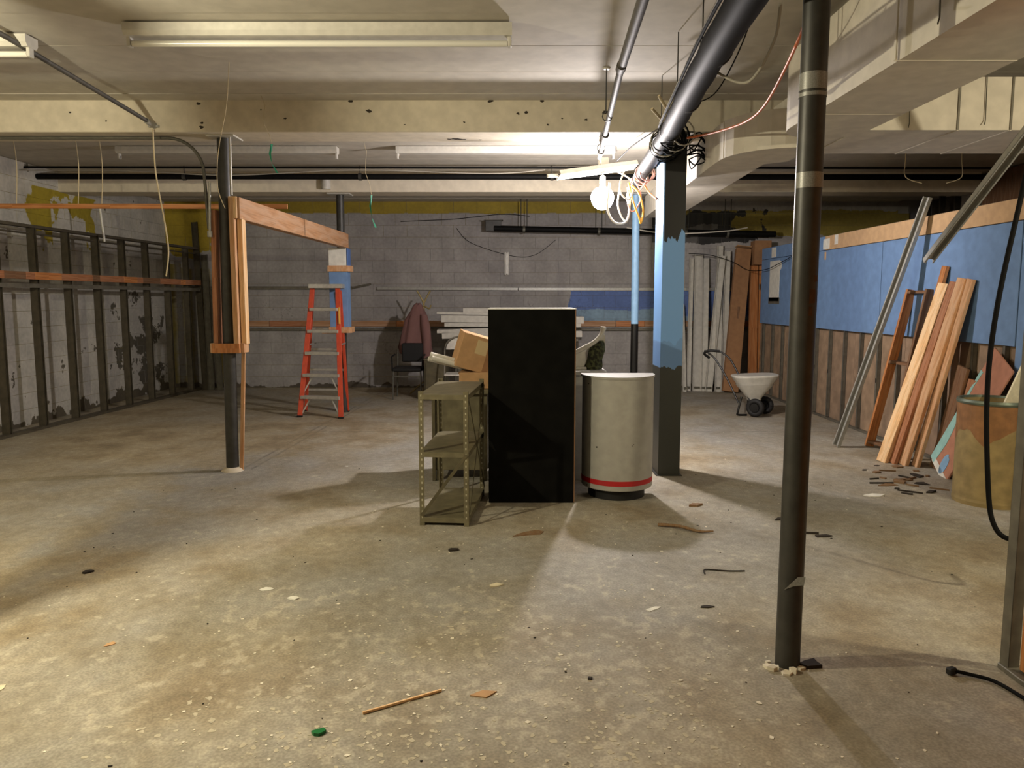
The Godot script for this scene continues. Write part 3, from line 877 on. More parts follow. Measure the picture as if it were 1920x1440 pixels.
func build_left_side() -> void:
	var t := thing("stud_partition", V(-5.6, 0, 10.0), "bare dark metal stud partition standing before the left block wall", "partition frame")
	for k in 10:
		var d := 7.33 + k * 0.61
		if d > 13.1: break
		channel("stud", V(lx(d), 0.03, d), V(lx(d), 2.39, d), 0.05, 0.09, M.stud_old_dark, t, Vector3(0, 0, -1))
	for y in [0.015, 2.39]:
		board("track", V(lx(7.0), y, 7.0), V(lx(13.2), y, 13.2), 0.035, 0.10, M.stud_old_dark, t, Vector3.UP)
	board("track", V(lx(7.0) - 0.02, 2.31, 7.0), V(lx(13.2) - 0.02, 2.31, 13.2), 0.02, 0.03, M.stud_old_dark, t, Vector3.UP)
	t = thing("ledger_rail", V(-5.5, 1.75, 10.0), "reddish wooden ledger of short blocks fixed along the metal studs", "rail")
	var d := 7.2
	var k := 0
	while d < 13.0:
		var l: float = [0.62, 0.16, 0.55, 0.34, 0.15, 0.48][k % 6]
		board("ledger_block", V(lx(d) + 0.085, 1.815, d), V(lx(d + l) + 0.085, 1.815, minf(d + l, 13.1) - 0.004), 0.085, 0.05, [M.pine_red, M.wood_orange, M.pine_red, M.wood_brown][k % 4], t, Vector3.UP)
		d += l
		k += 1
	tag(channel("metal_rail", V(lx(7.0) + 0.075, 1.70, 7.0), V(lx(13.1) + 0.075, 1.70, 13.1), 0.05, 0.04, M.stud_old, null, Vector3.UP), "dull metal rail just beneath the reddish wooden ledger", "rail")
	# wood strip hung on strings
	tag(board("hanging_strip", V(-5.9, 2.49, 8.0), V(-2.29, 2.485, 8.0), 0.05, 0.02, M.wood_orange, null, Vector3.UP), "long thin orange wood strip hung level on strings", "wood strip")
	for x in [-5.05, -4.42, -4.18]:
		tag(tube("string", spline([V(x, 3.2, 8.0), V(x + 0.012, 2.9, 8.02), V(x - 0.005, 2.51, 8.0)], 4), 0.0045, M.string, null, 5), "thin pale string holding the long orange wood strip", "string", "strings holding the orange wood strip")
	tag(tube("string", spline([V(-3.0, 2.96, 6.62), V(-2.985, 2.6, 6.6), V(-2.94, 2.2, 6.62), V(-2.91, 1.95, 6.6), V(-2.95, 1.74, 6.62)], 6), 0.006, M.string, null, 6), "long pale string dangling from the end of the ceiling conduit", "string")
	tag(tube("string", spline([V(-1.98, 3.2, 5.6), V(-2.02, 2.9, 5.62), V(-2.1, 2.6, 5.65), V(-2.12, 2.35, 5.66), V(-2.08, 2.2, 5.68)], 5), 0.003, M.string, null, 5), "fine thread hanging from the ceiling near the timber clad post", "string")
	for r in [[-2.05, 3.2, 6.5, 0.62, "near the timber clad post"], [-1.56, 3.2, 8.3, 0.9, "above the wall between ladder and coat stand"]]:
		var p := []
		for i in 9: p.append(V(r[0] + 0.02 * sin(i * 1.7) + 0.012 * i, r[1] - r[3] * i / 8.0, r[2]))
		var g := thing("hanging_ribbon", p[0], "green foil ribbon on a thread hanging %s" % r[4], "ribbon")
		tube("thread", p.slice(0, 6), 0.002, M.string, g, 4)
		var st := begin()
		for i in range(5, 8):
			var w := Vector3(0.011 * cos(i * 1.1), 0, 0.011 * sin(i * 1.1))
			var w2 := Vector3(0.011 * cos(i * 1.1 + 1.1), 0, 0.011 * sin(i * 1.1 + 1.1))
			for e in [0.0, 0.001]: quad(st, p[i] - w, p[i] + w, p[i + 1] + w2, p[i + 1] - w2, Vector3(0, 0, 1 if e == 0.0 else -1))
		put("foil", st, M.ribbon_green, g)
	# gray boards leaning in the far left corner
	for b in [[-5.22, -5.42, 2.85, M.stud_old_dark, "dark narrow"], [-5.12, -5.27, 2.3, M.stud_old, "dull grey"], [-4.97, -5.17, 1.75, M.stud_old, "short grey"]]:
		tag(channel("leaning_channel", V(b[0], 0.0, 13.02), V(b[1], b[2], 13.34), 0.10, 0.035, b[3], null, Vector3.RIGHT), "%s metal channel leaning in the corner behind the timber clad post" % b[4], "metal channel")
	tag(tube("fluorescent_tube", [V(-5.42, 2.78, 10.3), V(-5.39, 2.30, 10.32)], 0.016, M.white_tube, null, 10), "white tube propped upright behind the top of the stud partition", "tube")

# ---------- right: blue partition, lumber, drum ----------
func build_right_side() -> void:
	var X := 4.07
	var t := setting("wall_right", "half finished stud partition with blue drywall above bare metal studs", "partition wall")
	var d := 4.6
	while d < 12.7:
		channel("stud", V(X + 0.022, 0.03, d), V(X + 0.022, 2.33, d), 0.036, 0.04, M.stud_old, t, Vector3(0, 0, -1))
		d += 0.44
	for k in 7:
		block("backing_panel", V(X + 0.05, 1.17, 4.5 + k * 1.18 + 0.59), Vector3(0.012, 2.32, 1.174), M.backing, t)
	board("track", V(X + 0.024, 0.012, 4.3), V(X + 0.024, 0.012, 12.65), 0.024, 0.05, M.stud_old, t, Vector3.UP)
	board("track", V(X + 0.024, 2.345, 4.3), V(X + 0.024, 2.345, 12.65), 0.02, 0.05, M.stud_old, t, Vector3.UP)
	for p in [[3.8, 6.19, 0.72], [6.2, 8.52, 1.165], [8.53, 10.9, 1.16], [10.91, 12.62, 1.155]]:
		block("blue_panel", V(X - 0.008, (p[2] + 2.168) / 2, (p[0] + p[1]) / 2), Vector3(0.016, 2.168 - p[2], p[1] - p[0] - 0.006), M.blue_panel, t)
	block("top_strip", V(X - 0.008, 2.262, 7.3), Vector3(0.016, 0.176, 5.6), M.tan_panel, t)
	block("top_strip", V(X - 0.008, 2.262, 11.37), Vector3(0.016, 0.176, 2.5), M.blue_panel, t)
	for p in [[10.05, 2.25, 0.13, 0.2, M.paper_white], [9.75, 2.285, 0.12, 0.10, M.paper_white], [10.07, 2.1, 0.10, 0.05, M.tan_panel], [12.05, 2.26, 0.15, 0.2, M.paper_white], [11.98, 1.82, 0.62, 0.45, M.paper_white], [11.98, 1.52, 0.10, 0.5, M.stud_old], [11.9, 2.05, 0.13, 0.16, M.paper_white]]:
		if p[4] == M.paper_white and p[1] == 2.05:
			var st := begin()
			add_tube(st, [V(X - 0.019, 2.05, 11.75), V(X - 0.015, 2.05, 11.75)], 0.07, 16)
			put("paint_patch", st, M.paper_white, t)
		else:
			block("paint_patch", V(X - 0.0175, p[1], p[0]), Vector3(0.003, p[2], p[3]), p[4], t, Basis(), 0.001)
	for k in 18:
		if k % 3 != 2: block("stud_hole", V(X + 0.0, 0.62 + 0.02 * (k % 4), 4.6 + k * 0.44), Vector3(0.006, 0.05, 0.018), M.debris_dark, t)
	# leaning metal stud and the one hanging from the ceiling
	tag(channel("metal_stud", V(3.41, 0.01, 7.967), V(4.0, 2.52, 7.55), 0.085, 0.04, M.galvanised, null, Vector3(0.3, 0, 1)), "bright galvanised metal stud leaning from the floor over the blue partition", "metal stud")
	tag(channel("metal_stud", V(3.0, 1.82, 5.61), V(3.0, 3.195, 3.62), 0.07, 0.04, M.galvanised, null, Vector3(1, 0, 0)), "galvanised metal stud hanging down from the ceiling with its end in the air", "metal stud")
	# ladder shaped timber frame
	t = thing("timber_ladder_frame", V(3.8, 0, 7.85), "narrow brown timber frame with rungs leaning on the blue partition", "timber frame")
	var a0 := V(3.78, 0.0, 8.02)
	var a1 := V(4.03, 1.64, 7.82)
	var b0 := V(3.86, 0.0, 7.72)
	var b1 := V(4.03, 1.64, 7.46)
	board("rail", a0, a1, 0.09, 0.035, M.wood_orange, t, Vector3.RIGHT)
	board("rail", b0, b1, 0.09, 0.035, M.wood_brown, t, Vector3.RIGHT)
	for f in [0.03, 0.55, 0.985]: board("rung", a0.lerp(a1, f), b0.lerp(b1, f), 0.085, 0.03, M.wood_brown, t, Vector3.RIGHT)
	# planks
	var planks := [
		[V(3.537, 0.0, 7.222), V(3.98, 1.687, 7.13), 0.11, 0.045, M.pine_pale, "pale two by four", Vector3(0.35, 0, 1)],
		[V(3.605, 0.0, 7.15), V(3.99, 1.70, 6.99), 0.09, 0.04, M.pine_red, "reddish narrow board", Vector3(0.1, 0, 1)],
		[V(3.665, 0.0, 7.08), V(4.0, 1.73, 6.88), 0.10, 0.04, M.pine, "tan board with a sawn end", Vector3(0.2, 0, 1)],
		[V(3.75, 0.0, 7.02), V(4.02, 1.72, 6.79), 0.10, 0.035, M.pine, "tan rear board"],
		[V(3.70, 0.0, 7.36), V(4.03, 1.85, 7.22), 0.08, 0.035, M.wood_orange, "tall orange board"]]
	for p in planks:
		tag(board("timber_plank", p[0], p[1], p[2], p[3], p[4], null, p[6] if p.size() > 6 else Vector3(0, 0, 1)), "%s leaning in the bundle on the blue partition" % p[5], "plank", "planks leaning on the partition")
	tag(board("offcut_board", V(3.88, 0.0, 6.92), V(3.98, 0.95, 6.75), 0.16, 0.03, M.wood_brown, null, Vector3(0, 0, 1)), "short dark brown offcut behind the painted panels", "board")
	tag(board("offcut_board", V(3.90, 0.0, 6.7), V(4.0, 0.85, 6.62), 0.13, 0.03, M.pine_red, null, Vector3(0, 0, 1)), "short reddish offcut behind the painted panels", "board")
	# painted panels
	t = thing("painted_panel", V(3.8, 0, 6.65), "salmon board with a torn teal edge and blue smear leaning near the drum", "board")
	var foot := V(3.80, 0.03, 6.73)
	var head := V(4.015, 1.05, 6.26)
	var xb := aim(foot, head, Vector3(-0.12, 0.0, 1))
	var at := (foot + head) / 2
	block("panel", at, Vector3(0.44, 1.16, 0.016), M.tan_salmon, t, xb)
	for s in [-1.0, 1.0]:
		block("white_edge", at + xb * Vector3(0.02, -0.552, s * 0.010), Vector3(0.38, 0.055, 0.003), M.paper_white, t, xb, 0.001)
		var st := begin()
		var poly := PackedVector2Array()
		for k in 14: poly.append(Vector2(0.06 * cos(TAU * k / 14), 0.10 * sin(TAU * k / 14) * (1.0 if k != 3 else 0.8)))
		add_prism(st, Transform3D(xb, at + xb * Vector3(0.05, -0.47, s * 0.0095)), poly, 0.004)
		put("blue_smear", st, M.blue_light, t)
		st = begin()
		add_prism(st, Transform3D(xb, at + xb * Vector3(-0.22, 0, s * 0.0098)), PackedVector2Array([Vector2(0.0, -0.57), Vector2(0.10, -0.57), Vector2(0.13, -0.35), Vector2(0.11, -0.2), Vector2(0.05, 0.0), Vector2(0.035, 0.2), Vector2(0.05, 0.36), Vector2(0.0, 0.36)]), 0.004)
		put("teal_edge", st, M.teal_paint, t)
	# fibre drum
	t = thing("fibre_drum", V(3.66, 0, 5.78), "tall tan fibre drum with a rusty upper band and metal rim", "drum")
	lathe("body", V(3.66, 0, 5.78), [[0.0, 0.0], [0.245, 0.0], [0.248, 0.03], [0.245, 0.05], [0.245, 0.52]], M.drum_fibre, t, 48)
	var n := noise(63, 2.0, 3)
	var st2 := begin()
	for s in 48:
		var w := [TAU * s / 48, TAU * (s + 1) / 48]
		var low := []
		for q in w: low.append(0.52 + 0.06 * n.get_noise_2d(cos(q) * 0.5, sin(q) * 0.5) * 2.0)
		var pt := func(q: float, y: float) -> Vector3: return V(3.66, 0, 5.78) + Vector3(0.2455 * cos(q), y, 0.2455 * sin(q))
		quad(st2, pt.call(w[0], low[0]), pt.call(w[1], low[1]), pt.call(w[1], 0.77), pt.call(w[0], 0.77), Vector3(cos(w[0]), 0, sin(w[0])))
	put("rusty_band", st2, M.drum_rust, t)
	lathe("upper_wall", V(3.66, 0, 5.78), [[0.244, 0.50], [0.244, 0.78], [0.232, 0.78], [0.232, 0.3], [0.0, 0.3]], M.drum_fibre, t, 48)
	lathe("rim", V(3.66, 0, 5.78), [[0.236, 0.765], [0.252, 0.765], [0.255, 0.78], [0.25, 0.797], [0.234, 0.797], [0.23, 0.78]], M.drum_rim, t, 48)
	tag(prism("board_scrap", Transform3D(Basis(Vector3.UP, 0.25), V(3.80, 0.30, 5.70)), [Vector2(-0.16, 0.46), Vector2(0.12, 0.0), Vector2(0.14, 0.46), Vector2(0.07, 0.84), Vector2(0.0, 0.78)], 0.014, M.paper_cream, null), "torn cream wallboard scrap sticking out of the drum", "board scrap")
	# near partition stub at the right edge
	t = setting("wall_right_stub", "end of a bare partition with metal stud and orange wood facing", "partition wall")
	channel("stud", V(2.085, 0.0, 3.075), V(2.085, 2.57, 3.075), 0.05, 0.05, M.stud_old, t, Vector3(-1, 0, 0.1))
	block("wood_facing", V(2.105, 1.30, 1.55), Vector3(0.03, 2.54, 2.94), M.wood_orange, t)
	board("track", V(2.09, 0.012, 0.1), V(2.09, 0.012, 3.1), 0.024, 0.08, M.stud_old, t, Vector3.UP)
	for k in 6: channel("stud", V(2.14, 0.03, 2.55 - k * 0.41), V(2.14, 2.4, 2.55 - k * 0.41), 0.04, 0.05, M.stud_old, t, Vector3(0, 0, 1))

# ---------- back of the room ----------
func build_back_things() -> void:
	var g := ""
	# rails on the back wall
	var t := thing("wall_rail", V(-2.8, 1.73, 13.36), "long dull metal rail on the back wall behind the ladder with a bent end", "rail")
	board("rail_bar", V(-5.6, 1.735, 13.355), V(-2.75, 1.735, 13.355), 0.05, 0.03, M.stud_old, t, Vector3.UP)
	board("bent_end", V(-2.75, 1.735, 13.34), V(-2.42, 1.80, 13.30), 0.035, 0.02, M.stud_old, t, Vector3.UP)
	t = thing("wall_rail", V(0.0, 1.72, 13.36), "long shiny metal rail on the back wall behind the black cabinet", "rail")
	board("rail_bar", V(-2.33, 1.725, 13.355), V(0.1, 1.715, 13.355), 0.05, 0.03, M.galvanised, t, Vector3.UP)
	board("rail_bar", V(0.11, 1.715, 13.355), V(4.3, 1.71, 13.355), 0.05, 0.03, M.galvanised, t, Vector3.UP)
	t = thing("wall_rail", V(-1.0, 1.08, 13.36), "wooden rail of short boards with a metal strip low on the back wall", "rail")
	var x := -5.3
	var k := 0
	while x < 4.3:
		var l: float = [1.1, 0.7, 1.5, 0.5][k % 4]
		board("rail_board", V(x, 1.12, 13.355), V(x + l - 0.006, 1.12, 13.355), 0.10, 0.03, [M.fir, M.pine_red, M.fir, M.wood_orange][k % 4], t, Vector3.UP)
		x += l
		k += 1
	board("metal_strip", V(-5.3, 1.02, 13.35), V(4.3, 1.02, 13.35), 0.035, 0.03, M.stud_old, t, Vector3.UP)
	# iron pipe and junction box
	t = thing("wall_pipe", V(1.0, 2.71, 13.0), "dark iron pipe with a square end box along the back wall under the yellow stripe", "pipe")
	tube("pipe_run", [V(-0.3, 2.715, 13.05), V(4.4, 2.62, 13.05)], 0.05, M.pipe_black, t, 14)
	block("end_box", V(-0.31, 2.76, 13.1), Vector3(0.26, 0.17, 0.14), M.steel_dark, t)
	block("box_lid", V(-0.31, 2.85, 13.1), Vector3(0.32, 0.012, 0.2), M.steel_dull, t)
	for xx in [0.2, 1.45, 2.9, 3.6]:
		var cl := tube("clamp", [V(xx - 0.02, 2.705 - (xx + .3) * .02, 13.05), V(xx + 0.02, 2.704 - (xx + .3) * .02, 13.05)], 0.062, M.steel_dull, t, 14)
		for s in [-0.05, 0.05]: tube("hanger_rod", [V(xx + s, 2.72, 13.05), V(xx + s, 3.2, 13.05)], 0.007, M.steel_dark, t, 5)
	tag(tube("wire", spline([V(0.3, 2.95, 13.36), V(-0.2, 2.98, 13.37), V(-1.0, 2.9, 13.37), V(-1.9, 2.86, 13.36)], 6), 0.006, M.cable_black, null, 5), "thin dark wire tacked to the wall above the square pipe box", "wire")
	tag(tube("wire", spline([V(1.9, 2.72, 12.95), V(2.6, 2.62, 12.93), V(3.5, 2.66, 12.95), V(3.9, 2.72, 12.95)], 6), 0.012, M.cable_white, null, 6), "white cable sagging along the dark pipe at the blue square post", "cable")
	tag(tube("wire", spline([V(-0.95, 2.75, 13.37), V(-0.7, 2.5, 13.37), V(0.0, 2.28, 13.37), V(0.4, 2.3, 13.37), V(0.75, 2.55, 13.37)], 6), 0.004, M.cable_black, null, 5), "thin wire sagging across the wall below the square pipe box", "wire")
	t = thing("wall_thermometer", V(-0.09, 2.15, 13.36), "narrow white strip plate screwed upright on the grey back wall", "plate")
	block("plate", V(-0.09, 2.15, 13.36), Vector3(0.085, 0.39, 0.02), M.white_enamel, t)
	block("groove", V(-0.085, 2.15, 13.347), Vector3(0.02, 0.34, 0.006), M.aluminium, t)
	for y in [1.97, 2.33]: block("screw", V(-0.09, y, 13.348), Vector3(0.014, 0.014, 0.006), M.steel_dark, t)
	build_ladder()
	# coat stand with jacket
	t = thing("coat_stand", V(-1.43, 0, 12.4), "brass coat stand with forked top hooks in front of the block wall", "coat stand")
	tube("pole", [V(-1.42, 0.02, 12.45), V(-1.42, 1.52, 12.45)], 0.017, M.brass, t, 10)
	for s in [-1.0, 1.0]:
		tube("hook", spline([V(-1.42, 1.47, 12.45), V(-1.42 + s * 0.05, 1.58, 12.45), V(-1.42 + s * 0.11, 1.68, 12.45)], 4), 0.013, M.brass, t, 8)
		tube("hook", spline([V(-1.42, 1.44, 12.43), V(-1.42 + s * 0.09, 1.39, 12.41), V(-1.42 + s * 0.12, 1.45, 12.40)], 4), 0.012, M.brass, t, 8)
		tube("foot", spline([V(-1.42, 0.22, 12.45), V(-1.42 + s * 0.12, 0.12, 12.45), V(-1.42 + s * 0.24, 0.01, 12.45)], 4), 0.012, M.brass, t, 8)
		tube("foot", spline([V(-1.42, 0.22, 12.45), V(-1.42, 0.12, 12.45 + s * 0.12), V(-1.42, 0.01, 12.45 + s * 0.24)], 4), 0.012, M.brass, t, 8)
	t = thing("jacket", V(-1.5, 0.6, 12.36), "worn maroon jacket hanging from the coat stand by its collar", "jacket")
	var nz := noise(55, 3.0, 2)
	var rings := []
	for r in [[1.47, 0.03, -1.49], [1.43, 0.075, -1.50], [1.34, 0.12, -1.505], [1.2, 0.175, -1.52], [1.05, 0.20, -1.53], [0.9, 0.225, -1.54], [0.78, 0.235, -1.54], [0.68, 0.225, -1.54]]:
		var ring := []
		for s in 28:
			var q := TAU * s / 28
			var f: float = 1.0 + 0.22 * sin(q * 6.0 + r[0] * 2.0) * clampf(1.5 - r[0], 0.1, 0.6) + 0.2 * nz.get_noise_2d(q, r[0] * 2.0)
			ring.append(V(r[2] + r[1] * cos(q) * f, r[0] + 0.02 * sin(q * 3.0), 12.33 - 0.10 * sin(q) * f * (0.5 + r[1] * 2.0)))
		rings.append(ring)
	var st := begin()
	add_loft(st, rings)
	put("body", st, M.jacket, t)
	st = begin()
	rings = []
	for r in [[1.30, 0.05, -1.40], [1.1, 0.075, -1.375], [0.9, 0.08, -1.36], [0.7, 0.07, -1.35], [0.52, 0.055, -1.36], [0.44, 0.045, -1.37]]:
		var ring := []
		for s in 16:
			var q := TAU * s / 16
			var f: float = 1.0 + 0.2 * nz.get_noise_2d(q + 9.0, r[0] * 5.0)
			ring.append(V(r[2] + r[1] * cos(q) * f, r[0], 12.24 - r[1] * sin(q) * f))
		rings.append(ring)
	add_loft(st, rings)
	put("sleeve", st, M.jacket, t)
	# metal frame chair
	t = thing("office_chair", V(-1.62, 0, 12.0), "old chair with black padded seat and thin metal legs under the jacket", "chair")
	block("seat", V(-1.62, 0.46, 12.0), Vector3(0.46, 0.06, 0.44), M.rubber_black, t, Basis(), 0.02)
	block("backrest", V(-1.58, 0.70, 12.22), Vector3(0.34, 0.3, 0.05), M.rubber_black, t, Basis(), 0.02)
	for s in [-1.0, 1.0]:
		tube("leg", [V(-1.62 + s * 0.22, 0.0, 11.78), V(-1.62 + s * 0.21, 0.44, 11.80)], 0.012, M.steel_dull, t, 8)
		tube("leg", [V(-1.62 + s * 0.22, 0.0, 12.24), V(-1.62 + s * 0.2, 0.74, 12.24)], 0.012, M.steel_dull, t, 8)
		tube("armrest", [V(-1.62 + s * 0.23, 0.44, 11.84), V(-1.62 + s * 0.24, 0.66, 11.86), V(-1.62 + s * 0.24, 0.67, 12.2)], 0.013, M.rubber_black, t, 8)
	board("front_rail", V(-1.84, 0.36, 11.79), V(-1.40, 0.36, 11.79), 0.02, 0.02, M.steel_dull, t, Vector3.UP)
	# low steel cabinet and workbench carrying white shelving parts
	t = thing("low_cabinet", V(-1.17, 0, 11.7), "low olive steel cabinet on the floor beside the chair", "cabinet")
	block("body", V(-1.17, 0.31, 11.9), Vector3(0.33, 0.62, 0.5), M.olive_dark, t)
	block("top", V(-1.17, 0.63, 11.9), Vector3(0.345, 0.02, 0.54), M.olive_steel, t)
	block("door", V(-1.17, 0.31, 11.64), Vector3(0.29, 0.54, 0.015), M.olive_dark, t)
	t = thing("workbench", V(-0.1, 0, 12.4), "grey steel bench carrying a stack of white shelf parts", "bench")
	block("bench_top", V(0.05, 0.90, 12.5), Vector3(2.0, 0.04, 0.62), M.stud_old, t)
	for xx in [-0.88, 0.98]:
		for dd in [12.25, 12.75]: block("leg", V(xx, 0.44, dd), Vector3(0.05, 0.88, 0.05), M.stud_old, t)
	block("back_panel", V(0.05, 0.5, 12.75), Vector3(1.8, 0.6, 0.02), M.stud_old, t)
	var sh := [[-1.12, 1.12, 0.925, 0.10, 0.012, "lowest"], [-1.2, 1.0, 1.03, 0.06, 0.03, "slightly tilted"], [-1.08, 1.1, 1.10, 0.06, -0.005, "thin middle"], [-1.13, 1.15, 1.165, 0.112, -0.01, "deep upper"], [-1.2, 0.8, 1.285, 0.04, -0.02, "thin top"], [-0.78, 1.02, 1.33, 0.07, 0.0, "short topmost"]]
	for s in sh:
		t = thing("steel_plank", V((s[0] + s[1]) / 2, s[2], 12.4), "%s white steel shelf panel in the stack on the bench" % s[5], "shelf panel", "white shelf panels stacked on the bench")
		var bs := Basis(Vector3(0, 0, 1), s[4])
		block("face", V((s[0] + s[1]) / 2, s[2] + s[3] / 2, 12.3), Vector3(s[1] - s[0], s[3], 0.012), M.white_enamel, t, bs)
		block("deck", V((s[0] + s[1]) / 2, s[2] + s[3] - 0.006, 12.48), Vector3(s[1] - s[0], 0.012, 0.36), M.white_enamel, t, bs)
		block("lip", V((s[0] + s[1]) / 2, s[2] + 0.004, 12.32), Vector3(s[1] - s[0] - 0.01, 0.008, 0.04), M.white_enamel, t, bs)
	# folding chair with a curved white back before the bench
	t = thing("folding_chair", V(-0.78, 0, 11.3), "folding chair with rounded pale metal back behind the cardboard boxes", "chair")
	var back := []
	for q in 17:
		var a := PI * q / 16
		back.append(V(-0.78 - 0.22 * cos(a), 0.80 + 0.19 * sin(a), 11.42))
	tube("back_frame", [V(-1.0, 0.0, 11.2)] + back + [V(-0.56, 0.0, 11.2)], 0.012, M.stud_old, t, 8)
	var pl := []
	for q in 13:
		var a := PI * q / 12
		pl.append(Vector2(-0.2 * cos(a), 0.17 * sin(a)))
	prism("back_panel", Transform3D(Basis(), V(-0.78, 0.80, 11.42)), pl, 0.01, M.white_enamel, t)
	block("seat", V(-0.78, 0.45, 11.25), Vector3(0.4, 0.02, 0.38), M.white_enamel, t)
	for s in [-1.0, 1.0]: tube("leg", [V(-0.78 + s * 0.2, 0.0, 11.5), V(-0.78 + s * 0.2, 0.45, 11.1)], 0.011, M.stud_old, t, 8)
	# white strips, cardboard and doors leaning at the right end of the back wall
	var strips := [[2.97, 3.07, 2.24, 0.07], [3.10, 3.19, 2.30, 0.14], [3.22, 3.31, 2.24, 0.11], [3.29, 3.56, 2.28, 0.12], [3.44, 3.55, 2.45, 0.10], [3.535, 3.68, 2.36, 0.10], [2.88, 2.93, 1.45, 0.06]]
	var nm := ["thin grey-white", "wide grooved white", "slanted white", "steeply slanted white", "tallest white", "smooth white beside the brown carton", "short white"]
	for i in strips.size():
		var s: Array = strips[i]
		t = thing("white_strip", V(s[0], 0, 12.8), "%s metal strip in the row leaning on the back wall" % nm[i], "metal strip", "white strips leaning on the back wall")
		channel("channel_body", V(s[0], 0.0, 12.86 - 0.02 * i), V(s[1], s[2], 13.30 if i != 3 else 13.2), s[3], 0.04, M.white_enamel, t, Vector3.RIGHT)
		block("end_tab", V(lerpf(s[0], s[1], 0.03), 0.07, 12.85 - 0.02 * i), Vector3(s[3] * 0.7, 0.03, 0.01), M.steel_dull, t)
	t = thing("tall_carton", V(3.8, 0, 12.7), "tall flat brown cardboard carton leaning on the back wall", "carton")
	var cb := aim(V(3.60, 0.0, 12.62), V(3.92, 2.40, 13.2), Vector3.RIGHT)
	block("carton_body", V(3.76, 1.20, 12.91), Vector3(0.25, 2.45, 0.10), M.cardboard_brown, t, cb)
	block("top_flap", V(3.92, 2.42, 13.2), Vector3(0.25, 0.012, 0.13), M.cardboard, t, cb)
	block("hand_hole", V(3.775, 1.32, 12.885), Vector3(0.035, 0.2, 0.012), M.wood_brown, t, cb)
	t = thing("bifold_door", V(4.25, 0, 12.9), "varnished orange folding door leaf leaning beside the tall carton", "door leaf")
	block("leaf", V(4.10, 1.06, 13.12), Vector3(0.15, 2.1, 0.03), M.wood_orange, t, Basis(Vector3.RIGHT, -0.06))
	block("leaf", V(4.26, 1.06, 13.10), Vector3(0.15, 2.1, 0.03), M.wood_orange, t, Basis(Vector3.RIGHT, -0.06))
	tube("hinge", [V(4.18, 1.7, 13.09), V(4.18, 1.8, 13.09)], 0.01, M.steel_dull, t, 8)
	tag(block("cardboard_box", V(4.20, 2.315, 13.15), Vector3(0.28, 0.40, 0.24), M.cardboard_brown, null), "brown cardboard box perched on top of the orange folding door", "box")
	tag(tube("wire", spline([V(2.95, 2.30, 13.0), V(3.3, 2.27, 12.95), V(3.65, 2.16, 12.9), V(3.9, 2.02, 12.85), V(3.97, 2.0, 12.2), V(4.0, 2.08, 11.6), V(4.02, 2.2, 10.9)], 6), 0.006, M.cable_black, null, 5), "thin dark wire drooping from the white strips to the blue partition", "wire")
	build_spreader()

func build_ladder() -> void:
	var t := thing("step_ladder", V(-2.5, 0, 10.2), "orange fibreglass step ladder with grey treads standing open", "ladder")
	var L := [V(-2.795, 0.0, 10.02), V(-2.64, 1.70, 10.26)]
	var R := [V(-2.225, 0.0, 9.90), V(-2.30, 1.70, 10.23)]
	for s in [L, R]:
		board("front_rail", s[0], s[1], 0.062, 0.035, M.ladder_orange, t, Vector3.RIGHT)
		block("foot", s[0] + Vector3(0, 0.012, 0), Vector3(0.07, 0.024, 0.05), M.rubber_black, t)
	var l := [V(-2.86, 0.0, 10.56), V(-2.66, 1.66, 10.36)]
	var r := [V(-2.262, 0.0, 10.50), V(-2.295, 1.66, 10.34)]
	for s in [l, r]:
		board("rear_rail", s[0], s[1], 0.04, 0.03, M.ladder_orange, t, Vector3.RIGHT)
		block("foot", s[0] + Vector3(0, 0.01, 0), Vector3(0.04, 0.02, 0.065), M.rubber_black, t)
	for k in 5:
		var f := (0.262 + 0.287 * k) / 1.7
		var a: Vector3 = L[0].lerp(L[1], f)
		var b: Vector3 = R[0].lerp(R[1], f)
		var tr := board("tread", a, b, 0.042, 0.09, M.aluminium, t, Vector3.UP)
		if k < 2:
			for s in [[a, 1.0, L], [b, -1.0, R]]:
				var low: Vector3 = s[2][0].lerp(s[2][1], f - 0.13)
				board("brace", low + Vector3(s[1] * 0.02, 0, 0), s[0] + Vector3(s[1] * 0.12, -0.01, 0), 0.018, 0.006, M.aluminium, t, Vector3.RIGHT)
		if k < 4:
			var g: float = f + 0.03
			board("rear_bar", l[0].lerp(l[1], g), r[0].lerp(r[1], g), 0.03, 0.015, M.aluminium, t, Vector3.UP)
	block("top_cap", V(-2.46, 1.715, 10.29), Vector3(0.44, 0.055, 0.22), M.aluminium, t, Basis(Vector3.UP, 0.05))
	for s in [[-2.69, -2.64], [-2.27, -2.24]]:
		board("spreader_bar", V(s[0] + 0.02, 0.95, 10.16), V(s[1] - 0.02, 0.95, 10.44), 0.02, 0.005, M.aluminium, t, Vector3.UP)
	block("warning_label", V(-2.262, 1.33, 10.115), Vector3(0.024, 0.22, 0.004), M.label_yellow, t, aim(R[0], R[1], Vector3.RIGHT), 0.001)

